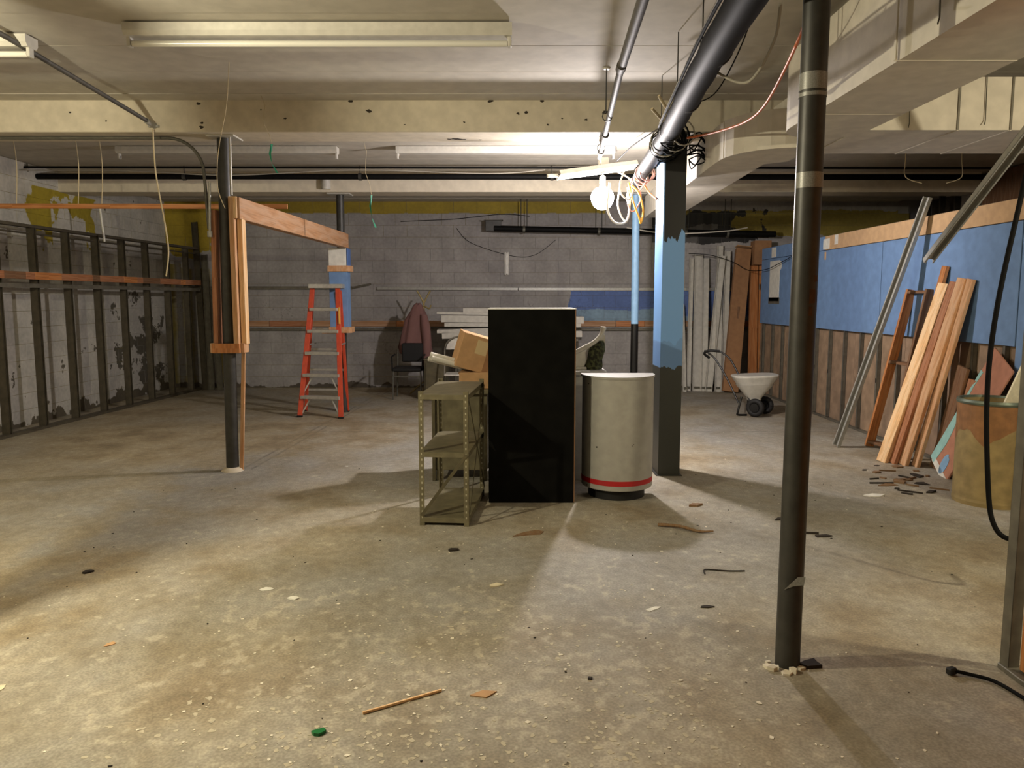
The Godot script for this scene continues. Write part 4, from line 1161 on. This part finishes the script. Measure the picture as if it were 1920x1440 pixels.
func build_spreader() -> void:
	var t := thing("seed_spreader", V(3.2, 0, 10.1), "wheeled lawn spreader with white hopper and black handle", "spreader")
	var c := V(3.22, 0.55, 10.15)
	var st := begin()
	var rings := []
	for r in [[0.0, 0.30], [-0.012, 0.31], [-0.03, 0.30], [-0.12, 0.235], [-0.13, 0.245], [-0.30, 0.10], [-0.34, 0.09]]:
		var ring := []
		for s in 24:
			var q := TAU * s / 24
			var m := pow(pow(absf(cos(q)), 4.0) + pow(absf(sin(q)), 4.0), -0.25)
			ring.append(c + Vector3(r[1] * cos(q) * m * 0.95, r[0] + 0.04 * cos(q) * r[1], r[1] * 0.72 * sin(q) * m))
		rings.append(ring)
	add_loft(st, rings)
	put("hopper", st, M.white_enamel, t)
	for s in [-1.0, 1.0]:
		var w := V(3.30 + s * 0.105, 0.125, 10.14 + s * 0.13)
		var ax: Vector3 = Vector3(0.63, 0, -0.78) * s
		var tire := []
		for q in 25: tire.append(w + Vector3(0, sin(TAU * q / 24), 0) * 0.088 + ax.cross(Vector3.UP).normalized() * cos(TAU * q / 24) * 0.088)
		var wh := tube("wheel", tire, 0.034, M.rubber_black, t, 10)
		tube("hub", [w - ax * 0.03, w + ax * 0.03], 0.06, M.plastic_black, wh, 14)
	tube("axle", [V(3.20, 0.125, 10.02), V(3.40, 0.125, 10.26)], 0.012, M.steel_dull, t, 8)
	for s in [-1.0, 1.0]:
		tube("handle_bar", spline([V(3.10 + s * 0.06, 0.16, 10.15 - s * 0.08), V(2.98 + s * 0.07, 0.5, 10.32 - s * 0.09), V(2.86 + s * 0.08, 0.74, 10.45 - s * 0.1), V(2.74 + s * 0.08, 0.84, 10.52 - s * 0.1)], 5), 0.012, M.plastic_black, t, 8)
	tube("grip", spline([V(2.82, 0.84, 10.42), V(2.68, 0.845, 10.46), V(2.64, 0.80, 10.54), V(2.72, 0.74, 10.58)], 5), 0.018, M.rubber_black, t, 8)
	tube("stand", spline([V(3.04, 0.26, 10.1), V(2.99, 0.06, 10.08), V(3.0, 0.02, 10.1), V(3.12, 0.015, 10.12)], 4), 0.014, M.plastic_black, t, 8)
	tube("spinner", [V(3.22, 0.15, 10.15), V(3.22, 0.22, 10.15)], 0.09, M.plastic_black, t, 16)

# ---------- the group in the middle ----------
func build_middle() -> void:
	# black cabinet
	var t := thing("tall_cabinet", V(0.15, 0, 5.9), "tall plain black cabinet with a pale top edge in the middle of the floor", "cabinet")
	block("carcass", V(0.150, 0.735, 6.0), Vector3(0.655, 1.47, 0.52), M.cabinet_black, t, Basis(), 0.004)
	block("top_panel", V(0.150, 1.474, 6.0), Vector3(0.66, 0.008, 0.525), M.cabinet_edge, t, Basis(), 0.002)
	block("edge_strip", V(0.474, 0.735, 5.745), Vector3(0.008, 1.46, 0.012), M.wood_brown, t, Basis(), 0.001)
	block("screw", V(0.478, 0.62, 5.75), Vector3(0.004, 0.012, 0.012), M.galvanised, t)
	# rounded white counter
	t = thing("round_counter", V(0.835, 0, 6.0), "white half round counter with a red stripe and black base", "counter")
	var cx := V(0.835, 0, 6.03)
	var prof := func(r: float, y0: float, y1: float, back: float, mt: Material, called: String) -> void:
		var p := [Vector2(0.835 + r, back), Vector2(0.835 - r, back)]
		for k in 41:
			var a := PI * k / 40
			p.append(Vector2(0.835 - r * cos(a), 6.03 - r * 1.06 * sin(a)))
		var st := begin()
		add_prism(st, Transform3D(Basis(Vector3.RIGHT, Vector3(0, 0, -1), Vector3.UP), Vector3(0, (y0 + y1) / 2, 0)), PackedVector2Array(p), y1 - y0)
		put(called, st, mt, t)
	# smooth front shell
	lathe("front_shell", cx, [[0.277, 0.085], [0.280, 0.09], [0.280, 0.945]], M.counter_white, t, 40, 0.0, PI, 1.06)
	prof.call(0.274, 0.09, 0.945, 6.08, M.counter_white, "body")
	lathe("red_stripe", cx, [[0.2805, 0.125], [0.2815, 0.126], [0.2815, 0.164], [0.2805, 0.165]], M.stripe_red, t, 40, 0.0, PI, 1.06)
	prof.call(0.222, 0.0, 0.09, 6.06, M.plinth_black, "plinth")
	prof.call(0.286, 0.945, 0.962, 6.10, M.counter_white, "counter_top")
	for p in [[2.28, 0.42, .018], [1.3, 0.44, .008], [2.62, 0.90, .014], [2.65, 0.105, .02], [1.25, 0.45, .006]]:
		var q := V(0.835 + 0.281 * cos(p[0]), p[1], 6.03 - 0.281 * 1.06 * sin(p[0]))
		block("chip_mark", q, Vector3(p[2], p[2] * 0.6, 0.003), M.debris_dark, t, Basis(Vector3.UP, p[0] - PI / 2), 0.001)
	# white counter behind
	t = thing("counter_unit", V(0.45, 0, 6.7), "plain white counter unit behind the black cabinet", "counter")
	block("body", V(0.40, 0.45, 6.75), Vector3(0.72, 0.90, 0.55), M.counter_white, t)
	block("top", V(0.40, 0.925, 6.75), Vector3(0.80, 0.035, 0.62), M.counter_white, t)
	# metal shelving
	t = thing("shelf_unit", V(-0.43, 0, 5.5), "low olive steel shelving with three shelves beside the black cabinet", "shelf unit")
	var A := Vector2(-0.632, 5.15)
	var B := Vector2(-0.295, 5.12)
	var C := Vector2(-0.222, 5.97)
	var D := Vector2(-0.575, 5.99)
	for c in [[A, 1, 1], [B, -1, 1], [C, -1, -1], [D, 1, -1]]:
		var st := begin()
		var p: Vector2 = c[0]
		add_box(st, Transform3D(Basis(), V(p.x + c[1] * 0.016, 0.465, p.y)), Vector3(0.034, 0.93, 0.004), 0.001)
		add_box(st, Transform3D(Basis(), V(p.x, 0.465, p.y + c[2] * 0.016)), Vector3(0.004, 0.93, 0.034), 0.001)
		var leg := put("post", st, M.olive_steel, t)
		var holes := begin()
		for k in 22: add_box(holes, Transform3D(Basis(), V(p.x + c[1] * 0.017, 0.06 + k * 0.04, p.y - 0.0022)), Vector3(0.009, 0.014, 0.002), 0.0004)
		put("slot_row", holes, M.slot_pale, leg)
	for y in [0.905, 0.51, 0.055]:
		var st := begin()
		add_prism(st, Transform3D(Basis(Vector3.RIGHT, Vector3(0, 0, -1), Vector3.UP), Vector3(0, y, 0)), PackedVector2Array([A, B, C, D]), 0.004)
		var sf := put("shelf", st, M.olive_steel, t)
		for e in [[A, B], [B, C], [C, D], [D, A]]:
			board("shelf_lip", V(e[0].x, y - 0.016, e[0].y), V(e[1].x, y - 0.016, e[1].y), 0.032, 0.003, M.olive_steel, sf, Vector3.UP, 0.0008)
	board("brace", V(A.x + 0.01, 0.07, A.y - 0.006), V(B.x - 0.01, 0.50, B.y - 0.006), 0.022, 0.003, M.olive_dark, t, Vector3.UP, 0.0008)
	board("brace", V(B.x + 0.004, 0.07, B.y), V(C.x + 0.004, 0.88, C.y), 0.022, 0.003, M.olive_dark, t, Vector3.UP, 0.0008)
	board("brace", V(B.x + 0.004, 0.88, B.y), V(C.x + 0.004, 0.07, C.y), 0.022, 0.003, M.olive_dark, t, Vector3.UP, 0.0008)
	# olive desk
	t = thing("steel_desk", V(-0.4, 0, 6.7), "olive steel desk pedestal standing behind the low shelving", "desk")
	block("pedestal", V(-0.43, 0.42, 6.72), Vector3(0.44, 0.66, 0.50), M.olive_steel, t)
	block("desk_top", V(-0.41, 0.768, 6.72), Vector3(0.56, 0.035, 0.6), M.olive_steel, t)
	for s in [[-0.63, 6.48], [-0.23, 6.48], [-0.63, 6.96], [-0.23, 6.96]]: block("leg", V(s[0], 0.045, s[1]), Vector3(0.035, 0.09, 0.035), M.olive_dark, t)
	block("side_post", V(-0.665, 0.38, 6.46), Vector3(0.03, 0.76, 0.03), M.olive_dark, t)
	# boxes on it
	t = thing("cardboard_box", V(-0.35, 0.79, 6.7), "flat open orange-brown carton lying on the olive desk", "box")
	block("carton", V(-0.23, 0.855, 6.66), Vector3(0.44, 0.135, 0.30), M.cardboard, t)
	block("flap", V(-0.43, 0.90, 6.60), Vector3(0.07, 0.004, 0.18), M.cardboard, t, Basis(Vector3(0, 0, 1), -0.6))
	block("print_patch", V(-0.375, 0.82, 6.508), Vector3(0.075, 0.06, 0.003), M.label_pink, t, Basis(), 0.001)
	t = thing("cardboard_box", V(-0.3, 0.93, 6.7), "tilted brown cardboard box with a paper label on top of the flat carton", "box")
	var bs := Basis(Vector3(0, 0, 1), -0.30) * Basis(Vector3.UP, 0.2)
	block("carton", V(-0.285, 1.075, 6.72), Vector3(0.40, 0.30, 0.30), M.cardboard, t, bs)
	block("paper_label", V(-0.285, 1.075, 6.72) + bs * Vector3(-0.02, 0.06, 0.151), Vector3(0.10, 0.12, 0.002), M.label_cream, t, bs, 0.0008)
	block("tape_strip", V(-0.285, 1.075, 6.72) + bs * Vector3(0.06, 0.0, 0.151), Vector3(0.05, 0.30, 0.001), M.cardboard_brown, t, bs, 0.0004)
	for p in [[V(-0.70, 1.075, 6.60), V(-0.36, 0.975, 6.72), "upper"], [V(-0.685, 1.045, 6.56), V(-0.36, 0.95, 6.66), "front"], [V(-0.72, 1.035, 6.62), V(-0.40, 0.94, 6.76), "lower"]]:
		tag(tube("fluorescent_tube", [p[0], p[1]], 0.022, M.white_tube, null, 12), "%s white spare tube poking out beside the tilted cardboard box" % p[2], "tube", "spare white tubes by the cardboard box")
	# white plastic part and camouflage cloth on the counter
	t = thing("plastic_seat_shell", V(0.66, 0.945, 6.7), "broken white plastic shell with a curved arm on the white counter", "plastic shell")
	st_shell(t)
	t = thing("camo_bag", V(0.72, 0.945, 6.72), "crumpled olive camouflage cloth heaped against the white plastic shell", "cloth")
	var nz := noise(71, 3.0, 3)
	var rings := []
	for r in [[0.943, 0.08, 0.70], [0.97, 0.085, 0.70], [1.03, 0.08, 0.705], [1.10, 0.075, 0.72], [1.16, 0.07, 0.74], [1.19, 0.045, 0.75]]:
		var ring := []
		for s in 18:
			var q := TAU * s / 18
			var f: float = 1.0 + 0.5 * nz.get_noise_3d(cos(q), sin(q), r[0] * 6.0)
			ring.append(V(r[2] + r[1] * cos(q) * f, r[0], 6.68 - 0.09 * sin(q) * f))
		rings.append(ring)
	var st3 := begin()
	add_loft(st3, rings)
	put("cloth_body", st3, M.camo, t)

func st_shell(t: Node3D) -> void:
	tube("arm", spline([V(0.50, 1.07, 6.62), V(0.62, 1.13, 6.60), V(0.72, 1.19, 6.6), V(0.775, 1.26, 6.62), V(0.785, 1.31, 6.62)], 5), [0.02, 0.02, 0.02, 0.021, 0.022, 0.022, 0.022, 0.021, 0.02, 0.02, 0.02, 0.02, 0.018, 0.018, 0.018, 0.02, 0.022, 0.024, 0.026, 0.028, 0.024], M.white_enamel, t, 10)
	prism("shell_side", Transform3D(Basis(Vector3.UP, 0.15), V(0.62, 1.06, 6.64)), [Vector2(-0.16, -0.115), Vector2(0.0, -0.115), Vector2(0.06, 0.02), Vector2(0.13, 0.12), Vector2(0.10, 0.14), Vector2(0.0, 0.07), Vector2(-0.16, 0.0)], 0.012, M.white_enamel, t)
	prism("shell_back", Transform3D(Basis(Vector3.UP, -0.1), V(0.745, 1.17, 6.66)), [Vector2(-0.09, -0.06), Vector2(0.04, -0.10), Vector2(0.065, -0.02), Vector2(0.06, 0.07), Vector2(0.02, 0.09), Vector2(-0.03, 0.03)], 0.014, M.white_enamel, t)
	block("base_flange", V(0.56, 0.955, 6.62), Vector3(0.16, 0.02, 0.10), M.white_enamel, t)

# ---------- bulbs, cords and cables ----------
func bare_bulb(at: Vector3, m: Material, label: String) -> void:
	var t := thing("bare_bulb", at, label, "light bulb")
	lathe("glass_bulb", at, [[0.0, -0.128], [0.04, -0.12], [0.08, -0.095], [0.105, -0.05], [0.115, 0.0], [0.10, 0.045], [0.065, 0.08], [0.03, 0.095], [0.024, 0.12], [0.0, 0.12]], m, t, 24)  # globe larger than a real bulb, the glare around it built into its shape
	lathe("socket", at, [[0.0, 0.118], [0.027, 0.118], [0.03, 0.13], [0.03, 0.19], [0.012, 0.205], [0.0, 0.205]], M.cable_white, t, 16)

const OFF := Vector3(0.012, 0.028, -0.2)

func build_wires() -> void:
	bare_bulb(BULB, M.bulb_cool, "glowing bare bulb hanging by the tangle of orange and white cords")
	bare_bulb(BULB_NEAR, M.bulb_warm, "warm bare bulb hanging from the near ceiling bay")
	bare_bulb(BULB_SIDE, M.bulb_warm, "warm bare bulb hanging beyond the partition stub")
	tag(tube("lamp_cord", [BULB_SIDE + Vector3(0, 0.2, 0), BULB_SIDE + Vector3(0, 0.8, 0)], 0.005, M.cable_white, null, 6), "white cord of the bulb beyond the partition stub", "cord")
	tag(tube("lamp_cord", spline([BULB_NEAR + Vector3(0, 0.2, 0), BULB_NEAR + Vector3(0.01, 0.5, 0)], 2), 0.005, M.cable_white, null, 6), "short white cord of the warm bare bulb", "cord")
	tag(tube("lamp_cord", spline([BULB + Vector3(0, 0.2, 0), BULB + Vector3(0.0, 0.28, 0), BULB + Vector3(-0.02, 0.36, 0.0)], 4), 0.008, M.cable_white, null, 6), "short white cord between the grey steel pipe and the glowing bulb", "cord")
	# bright strip dangling over the bulb: a bent piece of white fixture cover
	var t := thing("fixture_cover", V(0.75, 2.75, 7.4), "loose white fixture cover hanging tilted above the glowing bulb", "fixture cover")
	var a := V(0.42, 2.675, 7.2)
	var b := V(1.20, 2.83, 7.55)
	a += OFF
	b += OFF
	channel("cover_tray", a, b, 0.11, 0.045, M.white_enamel, t, Vector3(0.1, 0.35, 1))
	tube("wire_tie", [V(0.84, 2.86, 7.5), V(0.86, 2.79, 7.58)], 0.006, M.cable_white, t, 6)
	block("end_plate", V(0.88, 2.86, 7.6), Vector3(0.10, 0.08, 0.03), M.white_enamel, t)
	tag(board("tube_end", V(0.33, 2.69, 7.35), V(0.43, 2.70, 7.4), 0.03, 0.03, M.white_tube, null, Vector3.UP), "short white tube end sticking out of the tilted fixture cover", "tube")
	# tangle of cords hanging by the bulb
	var loops := [
		[[V(0.92, 2.62, 7.3), V(0.90, 2.38, 7.28), V(0.96, 2.25, 7.26), V(1.06, 2.24, 7.26), V(1.11, 2.34, 7.3), V(1.10, 2.58, 7.34)], M.cable_white, 0.011, "thick white cord loop hanging lowest beside the glowing bulb"],
		[[V(1.02, 2.60, 7.3), V(1.0, 2.42, 7.3), V(1.04, 2.29, 7.28), V(1.09, 2.27, 7.3), V(1.12, 2.42, 7.32), V(1.14, 2.62, 7.34)], M.cable_white, 0.007, "kinked white cord loop in the tangle below the wrapped pipe"],
		[[V(1.10, 2.62, 7.3), V(1.14, 2.45, 7.28), V(1.20, 2.30, 7.28), V(1.22, 2.24, 7.28), V(1.24, 2.36, 7.28), V(1.20, 2.52, 7.3), V(1.13, 2.6, 7.32)], M.cable_yellow, 0.009, "yellow cord loop in the tangle below the wrapped pipe"],
		[[V(1.13, 2.66, 7.3), V(1.09, 2.5, 7.3), V(1.12, 2.36, 7.3), V(1.18, 2.38, 7.3), V(1.22, 2.5, 7.3), V(1.17, 2.62, 7.3)], M.cable_pink, 0.007, "pinkish cord loop in the tangle below the wrapped pipe"],
		[[V(1.05, 2.72, 7.25), V(1.01, 2.6, 7.24), V(1.03, 2.5, 7.24), V(1.1, 2.46, 7.24), V(1.14, 2.55, 7.26)], M.cable_white, 0.008, "short white cord curl close to the end of the wrapped pipe"],
		[[V(1.16, 2.66, 7.3), V(1.24, 2.6, 7.28), V(1.265, 2.5, 7.1), V(1.272, 2.42, 6.9)], M.cable_orange, 0.008, "orange cord running from the tangle to the blue square post"],
		[[V(1.30, 2.86, 7.2), V(1.28, 2.72, 7.2), V(1.24, 2.6, 7.22), V(1.2, 2.54, 7.24)], M.cable_white, 0.006, "thin white wire dropping from the wrapped pipe into the tangle"],
		[[V(0.88, 2.76, 7.34), V(1.0, 2.72, 7.3), V(1.1, 2.66, 7.28), V(1.14, 2.62, 7.28)], M.cable_white, 0.007, "white wire from the tilted fixture cover into the tangle"],
		[[V(0.98, 2.82, 7.3), V(1.06, 2.88, 6.9), V(1.16, 2.90, 6.4), V(1.2, 2.88, 6.0)], M.cable_black, 0.006, "black wire from the fixture cover to the wrapped pipe"]]
	for l in loops:
		for i in l[0].size():
			if l[0][i].z < -7.0: l[0][i] += OFF
		tag(tube("extension_cord", spline(l[0], 7), l[2], l[1], null, 8), l[3], "cord")
	# coiled orange cord round the pipe end
	var coil := []
	for k in 44:
		var q := TAU * k / 14.0
		coil.append(V(1.245 + (0.08 + 0.012 * sin(k * 0.7)) * cos(q), 2.715 + 0.08 * sin(q), 7.15 + k * 0.011))
	tag(tube("extension_cord", coil, 0.007, M.cable_pink, null, 8), "pinkish cord coiled round the end of the wrapped pipe", "cord")
	# black ties and cable tangle at the top of the square post
	t = thing("cable_tangle", V(1.32, 2.8, 6.5), "tangle of black cables tied round pipe and square post top", "cables")
	for k in 16:
		var p := []
		var c := V(1.20 + 0.1 * rng.randf(), 2.80, 6.0 + 0.1 * k * 0.4)
		var r := rng.randf_range(0.085, 0.12)
		var tilt := rng.randf_range(-0.5, 0.5)
		for i in 15:
			var q := TAU * i / 13.0
			p.append(c + Vector3(r * cos(q), r * sin(q), r * tilt * cos(q + k)))
		tube("cable_loop", p, 0.006, M.cable_black if k % 4 else M.cable_grey, t, 6)
	for k in 7:
		var y := rng.randf_range(2.74, 2.9)
		var e := rng.randf_range(-0.05, 0.07)
		tube("cable_end", spline([V(1.47, y, 6.62), V(1.55, y + 0.03, 6.55), V(1.60 + e, y - 0.05 - e, 6.55), V(1.52 + e * 0.5, y - 0.09 + e, 6.58 - e), V(1.48, y - 0.04, 6.6)], 4), 0.006, M.cable_black, t, 6)
	for e in [[V(1.16, 2.93, 5.9), V(1.07, 3.02, 5.8)], [V(1.13, 2.88, 5.95), V(1.03, 2.94, 5.85)]]:
		tube("strap_end", [e[0], e[1]], 0.011, M.string, t, 8)
	# cables along the wrapped pipe
	var run := [[-0.082, 0.045, M.cable_grey, 0.008, "grey cable tied along the upper side of the wrapped pipe"], [-0.092, 0.012, M.cable_black, 0.009, "black cable tied along the flank of the wrapped pipe"], [0.03, 0.09, M.cable_black, 0.007, "thin black cable along the back of the wrapped pipe"]]
	for r in run:
		var p := []
		for k in 9:
			var f := k / 8.0
			var dd := lerpf(1.0, 5.85, f)
			var px := lerpf(0.80, 0.95, (dd - 0.6) / 2.6) if dd < 3.2 else (lerpf(0.95, 1.06, (dd - 3.2) / 1.4) if dd < 4.6 else lerpf(1.06, 1.175, (dd - 4.6) / 1.2))
			p.append(V(px + r[0] - 0.006 * absf(sin(k * 2.1)), lerpf(2.758, 2.80, f * f) + r[1] + 0.008 * cos(k * 1.3), dd))
		tag(tube("cable", spline(p, 4), r[3], r[2], null, 6), r[4], "cable")
	tag(tube("cable", spline([V(1.02, 2.84, 4.3), V(1.10, 2.72, 4.2), V(1.22, 2.66, 4.1), V(1.24, 2.76, 3.8), V(1.2, 2.86, 3.6)], 6), 0.008, M.cable_grey, null, 6), "grey cable drooping under the wrapped pipe near the taped post", "cable")
	tag(tube("extension_cord", spline([V(1.18, 2.90, 2.9), V(1.22, 2.72, 3.3), V(1.34, 2.68, 3.9), V(1.46, 2.66, 4.6), V(1.5, 2.68, 5.1), V(1.44, 2.72, 5.6), V(1.33, 2.76, 6.0)], 7), 0.008, M.cable_orange, null, 8), "long orange cord swinging from the ceiling to the square post top", "cord")
	for w in [[[V(1.12, 3.19, 3.6), V(1.17, 2.95, 3.9), V(1.13, 2.8, 4.4), V(1.05, 2.85, 4.6)], "beside the drooping grey cable"], [[V(1.22, 3.19, 4.0), V(1.26, 2.98, 4.3), V(1.24, 2.8, 4.8), V(1.2, 2.82, 5.2)], "nearer the blue square post"]]:
		tag(tube("wire", spline(w[0], 6), 0.004, M.cable_black, null, 5), "thin dark wire looping from the ceiling to the wrapped pipe %s" % w[1], "wire", "thin wires over the wrapped pipe")
	# black cable hanging at the right edge and the cord on the floor
	tag(tube("cable", spline([V(2.75, 3.2, 3.95), V(2.60, 2.1, 4.0), V(2.51, 1.5, 4.0), V(2.49, 1.05, 4.0), V(2.50, 0.55, 3.95), V(2.51, 0.38, 3.9), V(2.56, 0.32, 3.85), V(2.68, 0.35, 3.8), V(2.8, 0.5, 3.8)], 7), 0.013, M.cable_black, null, 8), "black cable hanging in a loop before the fibre drum", "cable")
	t = thing("power_cord", V(1.85, 0, 3.0), "black power cord with its plug on the floor beside the partition stub", "cord")
	tube("cord_run", spline([V(1.83, 0.02, 3.03), V(1.88, 0.012, 3.02), V(1.95, 0.012, 2.96), V(1.98, 0.012, 2.84), V(2.0, 0.012, 2.7)], 6), 0.008, M.cable_black, t, 8)
	block("plug", V(1.82, 0.018, 3.035), Vector3(0.04, 0.03, 0.03), M.rubber_black, t, Basis(Vector3.UP, 0.4), 0.006)

# ---------- litter on the floor ----------
func build_floor_scraps() -> void:
	# bigger scraps one can pick out
	var list := [
		["paper_card", -1.32, 3.98, 0.035, M.paper_white, 0.003, 1.5, "white card scrap lying flat on open floor"],
		["paper_scrap", -1.14, 3.85, 0.032, M.paper_white, 0.006, 1.3, "rounded white paper scrap lying on open floor"],
		["cardboard_scrap", -1.81, 3.32, 0.04, M.cardboard, 0.003, 1.2, "small tan cardboard scrap near the paint crusts"],
		["cardboard_scrap", -0.11, 2.88, 0.06, M.cardboard, 0.005, 1.2, "torn brown cardboard scrap on the bare floor beside the paint specks"],
		["green_wrapper", -0.69, 2.60, 0.032, M.green_scrap, 0.012, 1.2, "crumpled green foil scrap on the floor"],
		["leaf_scrap", 0.105, 4.96, 0.075, M.debris_wood, 0.006, 2.0, "curled brown scrap before the black cabinet"],
		["dirt_clod", -0.36, 4.62, 0.035, M.debris_dark, 0.012, 1.3, "dark dirt clod on the floor in front of the low shelving"],
		["paper_scrap", -0.09, 4.03, 0.045, M.paper_cream, 0.006, 1.4, "cream paper scrap on the floor before the black cabinet"],
		["wood_chip", 1.38, 5.65, 0.05, M.debris_wood, 0.015, 1.5, "small wood chip in the shadow of the blue square post"],
		["dirt_clod", -2.42, 4.23, 0.03, M.debris_dark, 0.01, 1.6, "black scrap on the floor left of the low shelving"],
		["wood_chip", 0.98, 3.74, 0.028, M.debris_dark, 0.006, 2.2, "dark bent scrap on open floor near the taped post"],
		["wood_chip", 1.27, 3.12, 0.045, M.debris_dark, 0.015, 1.8, "dark wood chip right beside the foot of the taped post"],
		["pale_shim", -2.1, 2.9, 0.07, M.paper_cream, 0.004, 2.6, "pale flat shim on the floor"],
		["dirt_clod", 0.32, 3.0, 0.014, M.debris_dark, 0.008, 1.0, "tiny black clod among the paint flakes"],
		["wood_chip", 2.05, 4.9, 0.035, M.debris_dark, 0.008, 2.4, "dark sliver behind the taped post"],
		["wood_chip", 1.9, 5.3, 0.05, M.debris_dark, 0.008, 2.0, "dark chip on the floor behind the taped post"],
		["paper_scrap", 2.86, 5.95, 0.07, M.paper_white, 0.006, 2.0, "white scrap on the floor between drum and taped post"],
		["paper_scrap", 0.72, 3.72, 0.028, M.paper_white, 0.003, 2.6, "narrow white strip of paper on open floor"],
		["paper_scrap", -1.54, 7.02, 0.03, M.paper_white, 0.004, 1.3, "small white scrap near the old partition line"]]
	for s in list:
		tag(chip(V(s[1], 0.0, s[2]), s[3] * 0.8, s[4], s[0], s[5], s[6], rng.randf() * 0.6), s[7], "scrap")
	tag(board("wood_stick", V(-0.56, 0.006, 2.73), V(-0.28, 0.006, 2.90), 0.009, 0.009, M.pine_pale, null, Vector3.UP, 0.001), "thin pale wooden stick lying on the floor", "stick")
	tag(tube("twig", spline([V(1.0, 0.012, 5.13), V(1.13, 0.02, 5.07), V(1.24, 0.012, 4.98), V(1.34, 0.012, 4.98)], 5), [0.012, 0.013, 0.013, 0.012, 0.012, 0.011, 0.011, 0.011, 0.01, 0.01, 0.009, 0.009, 0.008, 0.008, 0.007, 0.006], M.debris_wood, null, 7), "bent brown twig on the floor before the half round counter", "twig")
	tag(tube("wire_scrap", spline([V(1.09, 0.004, 4.20), V(1.10, 0.006, 4.26), V(1.14, 0.004, 4.27), V(1.24, 0.004, 4.25), V(1.33, 0.004, 4.25)], 5), 0.004, M.debris_dark, null, 5), "hooked piece of wire on the floor near the taped post", "wire")
	tag(board("nail_strip", V(1.86, 0.004, 4.98), V(2.03, 0.004, 4.95), 0.02, 0.008, M.debris_dark, null, Vector3.UP, 0.001), "dark straight strip on the floor beyond the taped post", "strip")
	# litter at the foot of the leaning boards
	for k in 24:
		var d := rng.randf_range(6.0, 7.1)
		var x := rng.randf_range(3.1, 3.65) + (d - 6.5) * 0.1
		if k % 3 == 0:
			var a := rng.randf_range(-1.2, 1.2)
			var l := rng.randf_range(0.04, 0.12)
			tag(board("splinter", V(x - l * cos(a), 0.006, d - l * sin(a)), V(x + l * cos(a), 0.006, d + l * sin(a)), 0.014, 0.01, M.debris_wood if k % 2 else M.debris_dark, null, Vector3.UP, 0.001), "wood splinter in the litter below the leaning boards", "splinter", "litter below the leaning boards")
		else:
			tag(chip(V(x, 0, d), rng.randf_range(0.02, 0.06), [M.paper_white, M.debris_dark, M.debris_wood][k % 3], "rubble_bit", rng.randf_range(0.004, 0.015), 1.6), "small scrap in the litter below the leaning boards", "scrap", "litter below the leaning boards")
	# paint flakes nobody could count
	var crust := begin()
	var st := begin()
	var spots := [[-0.45, 2.75, 0.45, 0.35, 170], [0.45, 2.8, 0.35, 0.4, 120], [-0.2, 3.4, 0.6, 0.35, 130], [0.6, 3.6, 0.4, 0.4, 60], [-1.4, 3.5, 0.8, 0.5, 110], [1.3, 2.7, 0.6, 0.5, 50], [-0.2, 4.6, 1.0, 0.7, 70], [1.4, 5.4, 1.2, 0.9, 70], [2.6, 6.0, 0.7, 0.6, 60], [-1.2, 5.3, 1.0, 0.8, 60], [1.0, 3.1, 0.3, 0.3, 60], [-0.6, 2.5, 0.6, 0.2, 90], [1.5, 8.5, 1.2, 1.2, 60]]
	for s in spots:
		for k in int(s[4] * 0.7):
			var x: float = s[0] + s[2] * rng.randfn()
			var d: float = s[1] + s[3] * rng.randfn()
			if d < 2.2 or d > 12.5 or absf(x) > 3.3: continue
			var r := rng.randf_range(0.0018, 0.0065) * (1.9 if k % 17 == 0 else 1.0)
			var n: int = 4 + k % 3
			var poly := PackedVector2Array()
			for i in n: poly.append(Vector2(cos(TAU * i / n) * 1.3, sin(TAU * i / n)) * r * rng.randf_range(0.6, 1.1))
			add_prism(st, Transform3D(Basis(Vector3.UP, rng.randf() * TAU) * Basis(Vector3.RIGHT, -PI / 2 + rng.randf_range(-0.12, 0.12)), V(x, 0.0015, d)), poly, 0.0016)
	for k in 420:
		var c: Array = [[-0.42, 2.72, 0.28, 0.2], [-0.15, 3.35, 0.4, 0.22], [0.5, 2.75, 0.18, 0.16], [-0.9, 2.6, 0.3, 0.15], [0.15, 2.45, 0.3, 0.12]][k % 5]
		var x: float = c[0] + c[2] * rng.randfn()
		var d: float = c[1] + c[3] * rng.randfn()
		if d < 2.2: continue
		var r := rng.randf_range(0.004, 0.016)
		var poly := PackedVector2Array()
		for i in 8: poly.append(Vector2(cos(TAU * i / 8) * 1.3, sin(TAU * i / 8)) * r * rng.randf_range(0.3, 1.1))
		add_prism(crust, Transform3D(Basis(Vector3.UP, rng.randf() * TAU) * Basis(Vector3.RIGHT, -PI / 2), V(x, 0.0004, d)), poly, 0.001)
	tag(put("paint_crust", crust, M.crust, null), "countless thin crusts of old paint stuck to the near floor", "paint crust", "", "stuff")
	var o := put("paint_flakes", st, M.flake, null)
	tag(o, "countless pale paint flakes scattered over the concrete floor", "paint flakes", "", "stuff")
	st = begin()
	for k in 110:
		var x := rng.randf_range(-3.0, 3.0)
		var d := rng.randf_range(2.3, 7.5)
		var r := rng.randf_range(0.002, 0.007)
		var poly := PackedVector2Array()
		for i in 5: poly.append(Vector2(cos(TAU * i / 5) * 1.5, sin(TAU * i / 5)) * r * rng.randf_range(0.5, 1.1))
		add_prism(st, Transform3D(Basis(Vector3.UP, rng.randf() * TAU) * Basis(Vector3.RIGHT, -PI / 2), V(x, 0.002, d)), poly, 0.003)
	tag(put("dirt_crumbs", st, M.debris_dark, null), "countless dark dirt crumbs scattered over the concrete floor", "crumbs", "", "stuff")
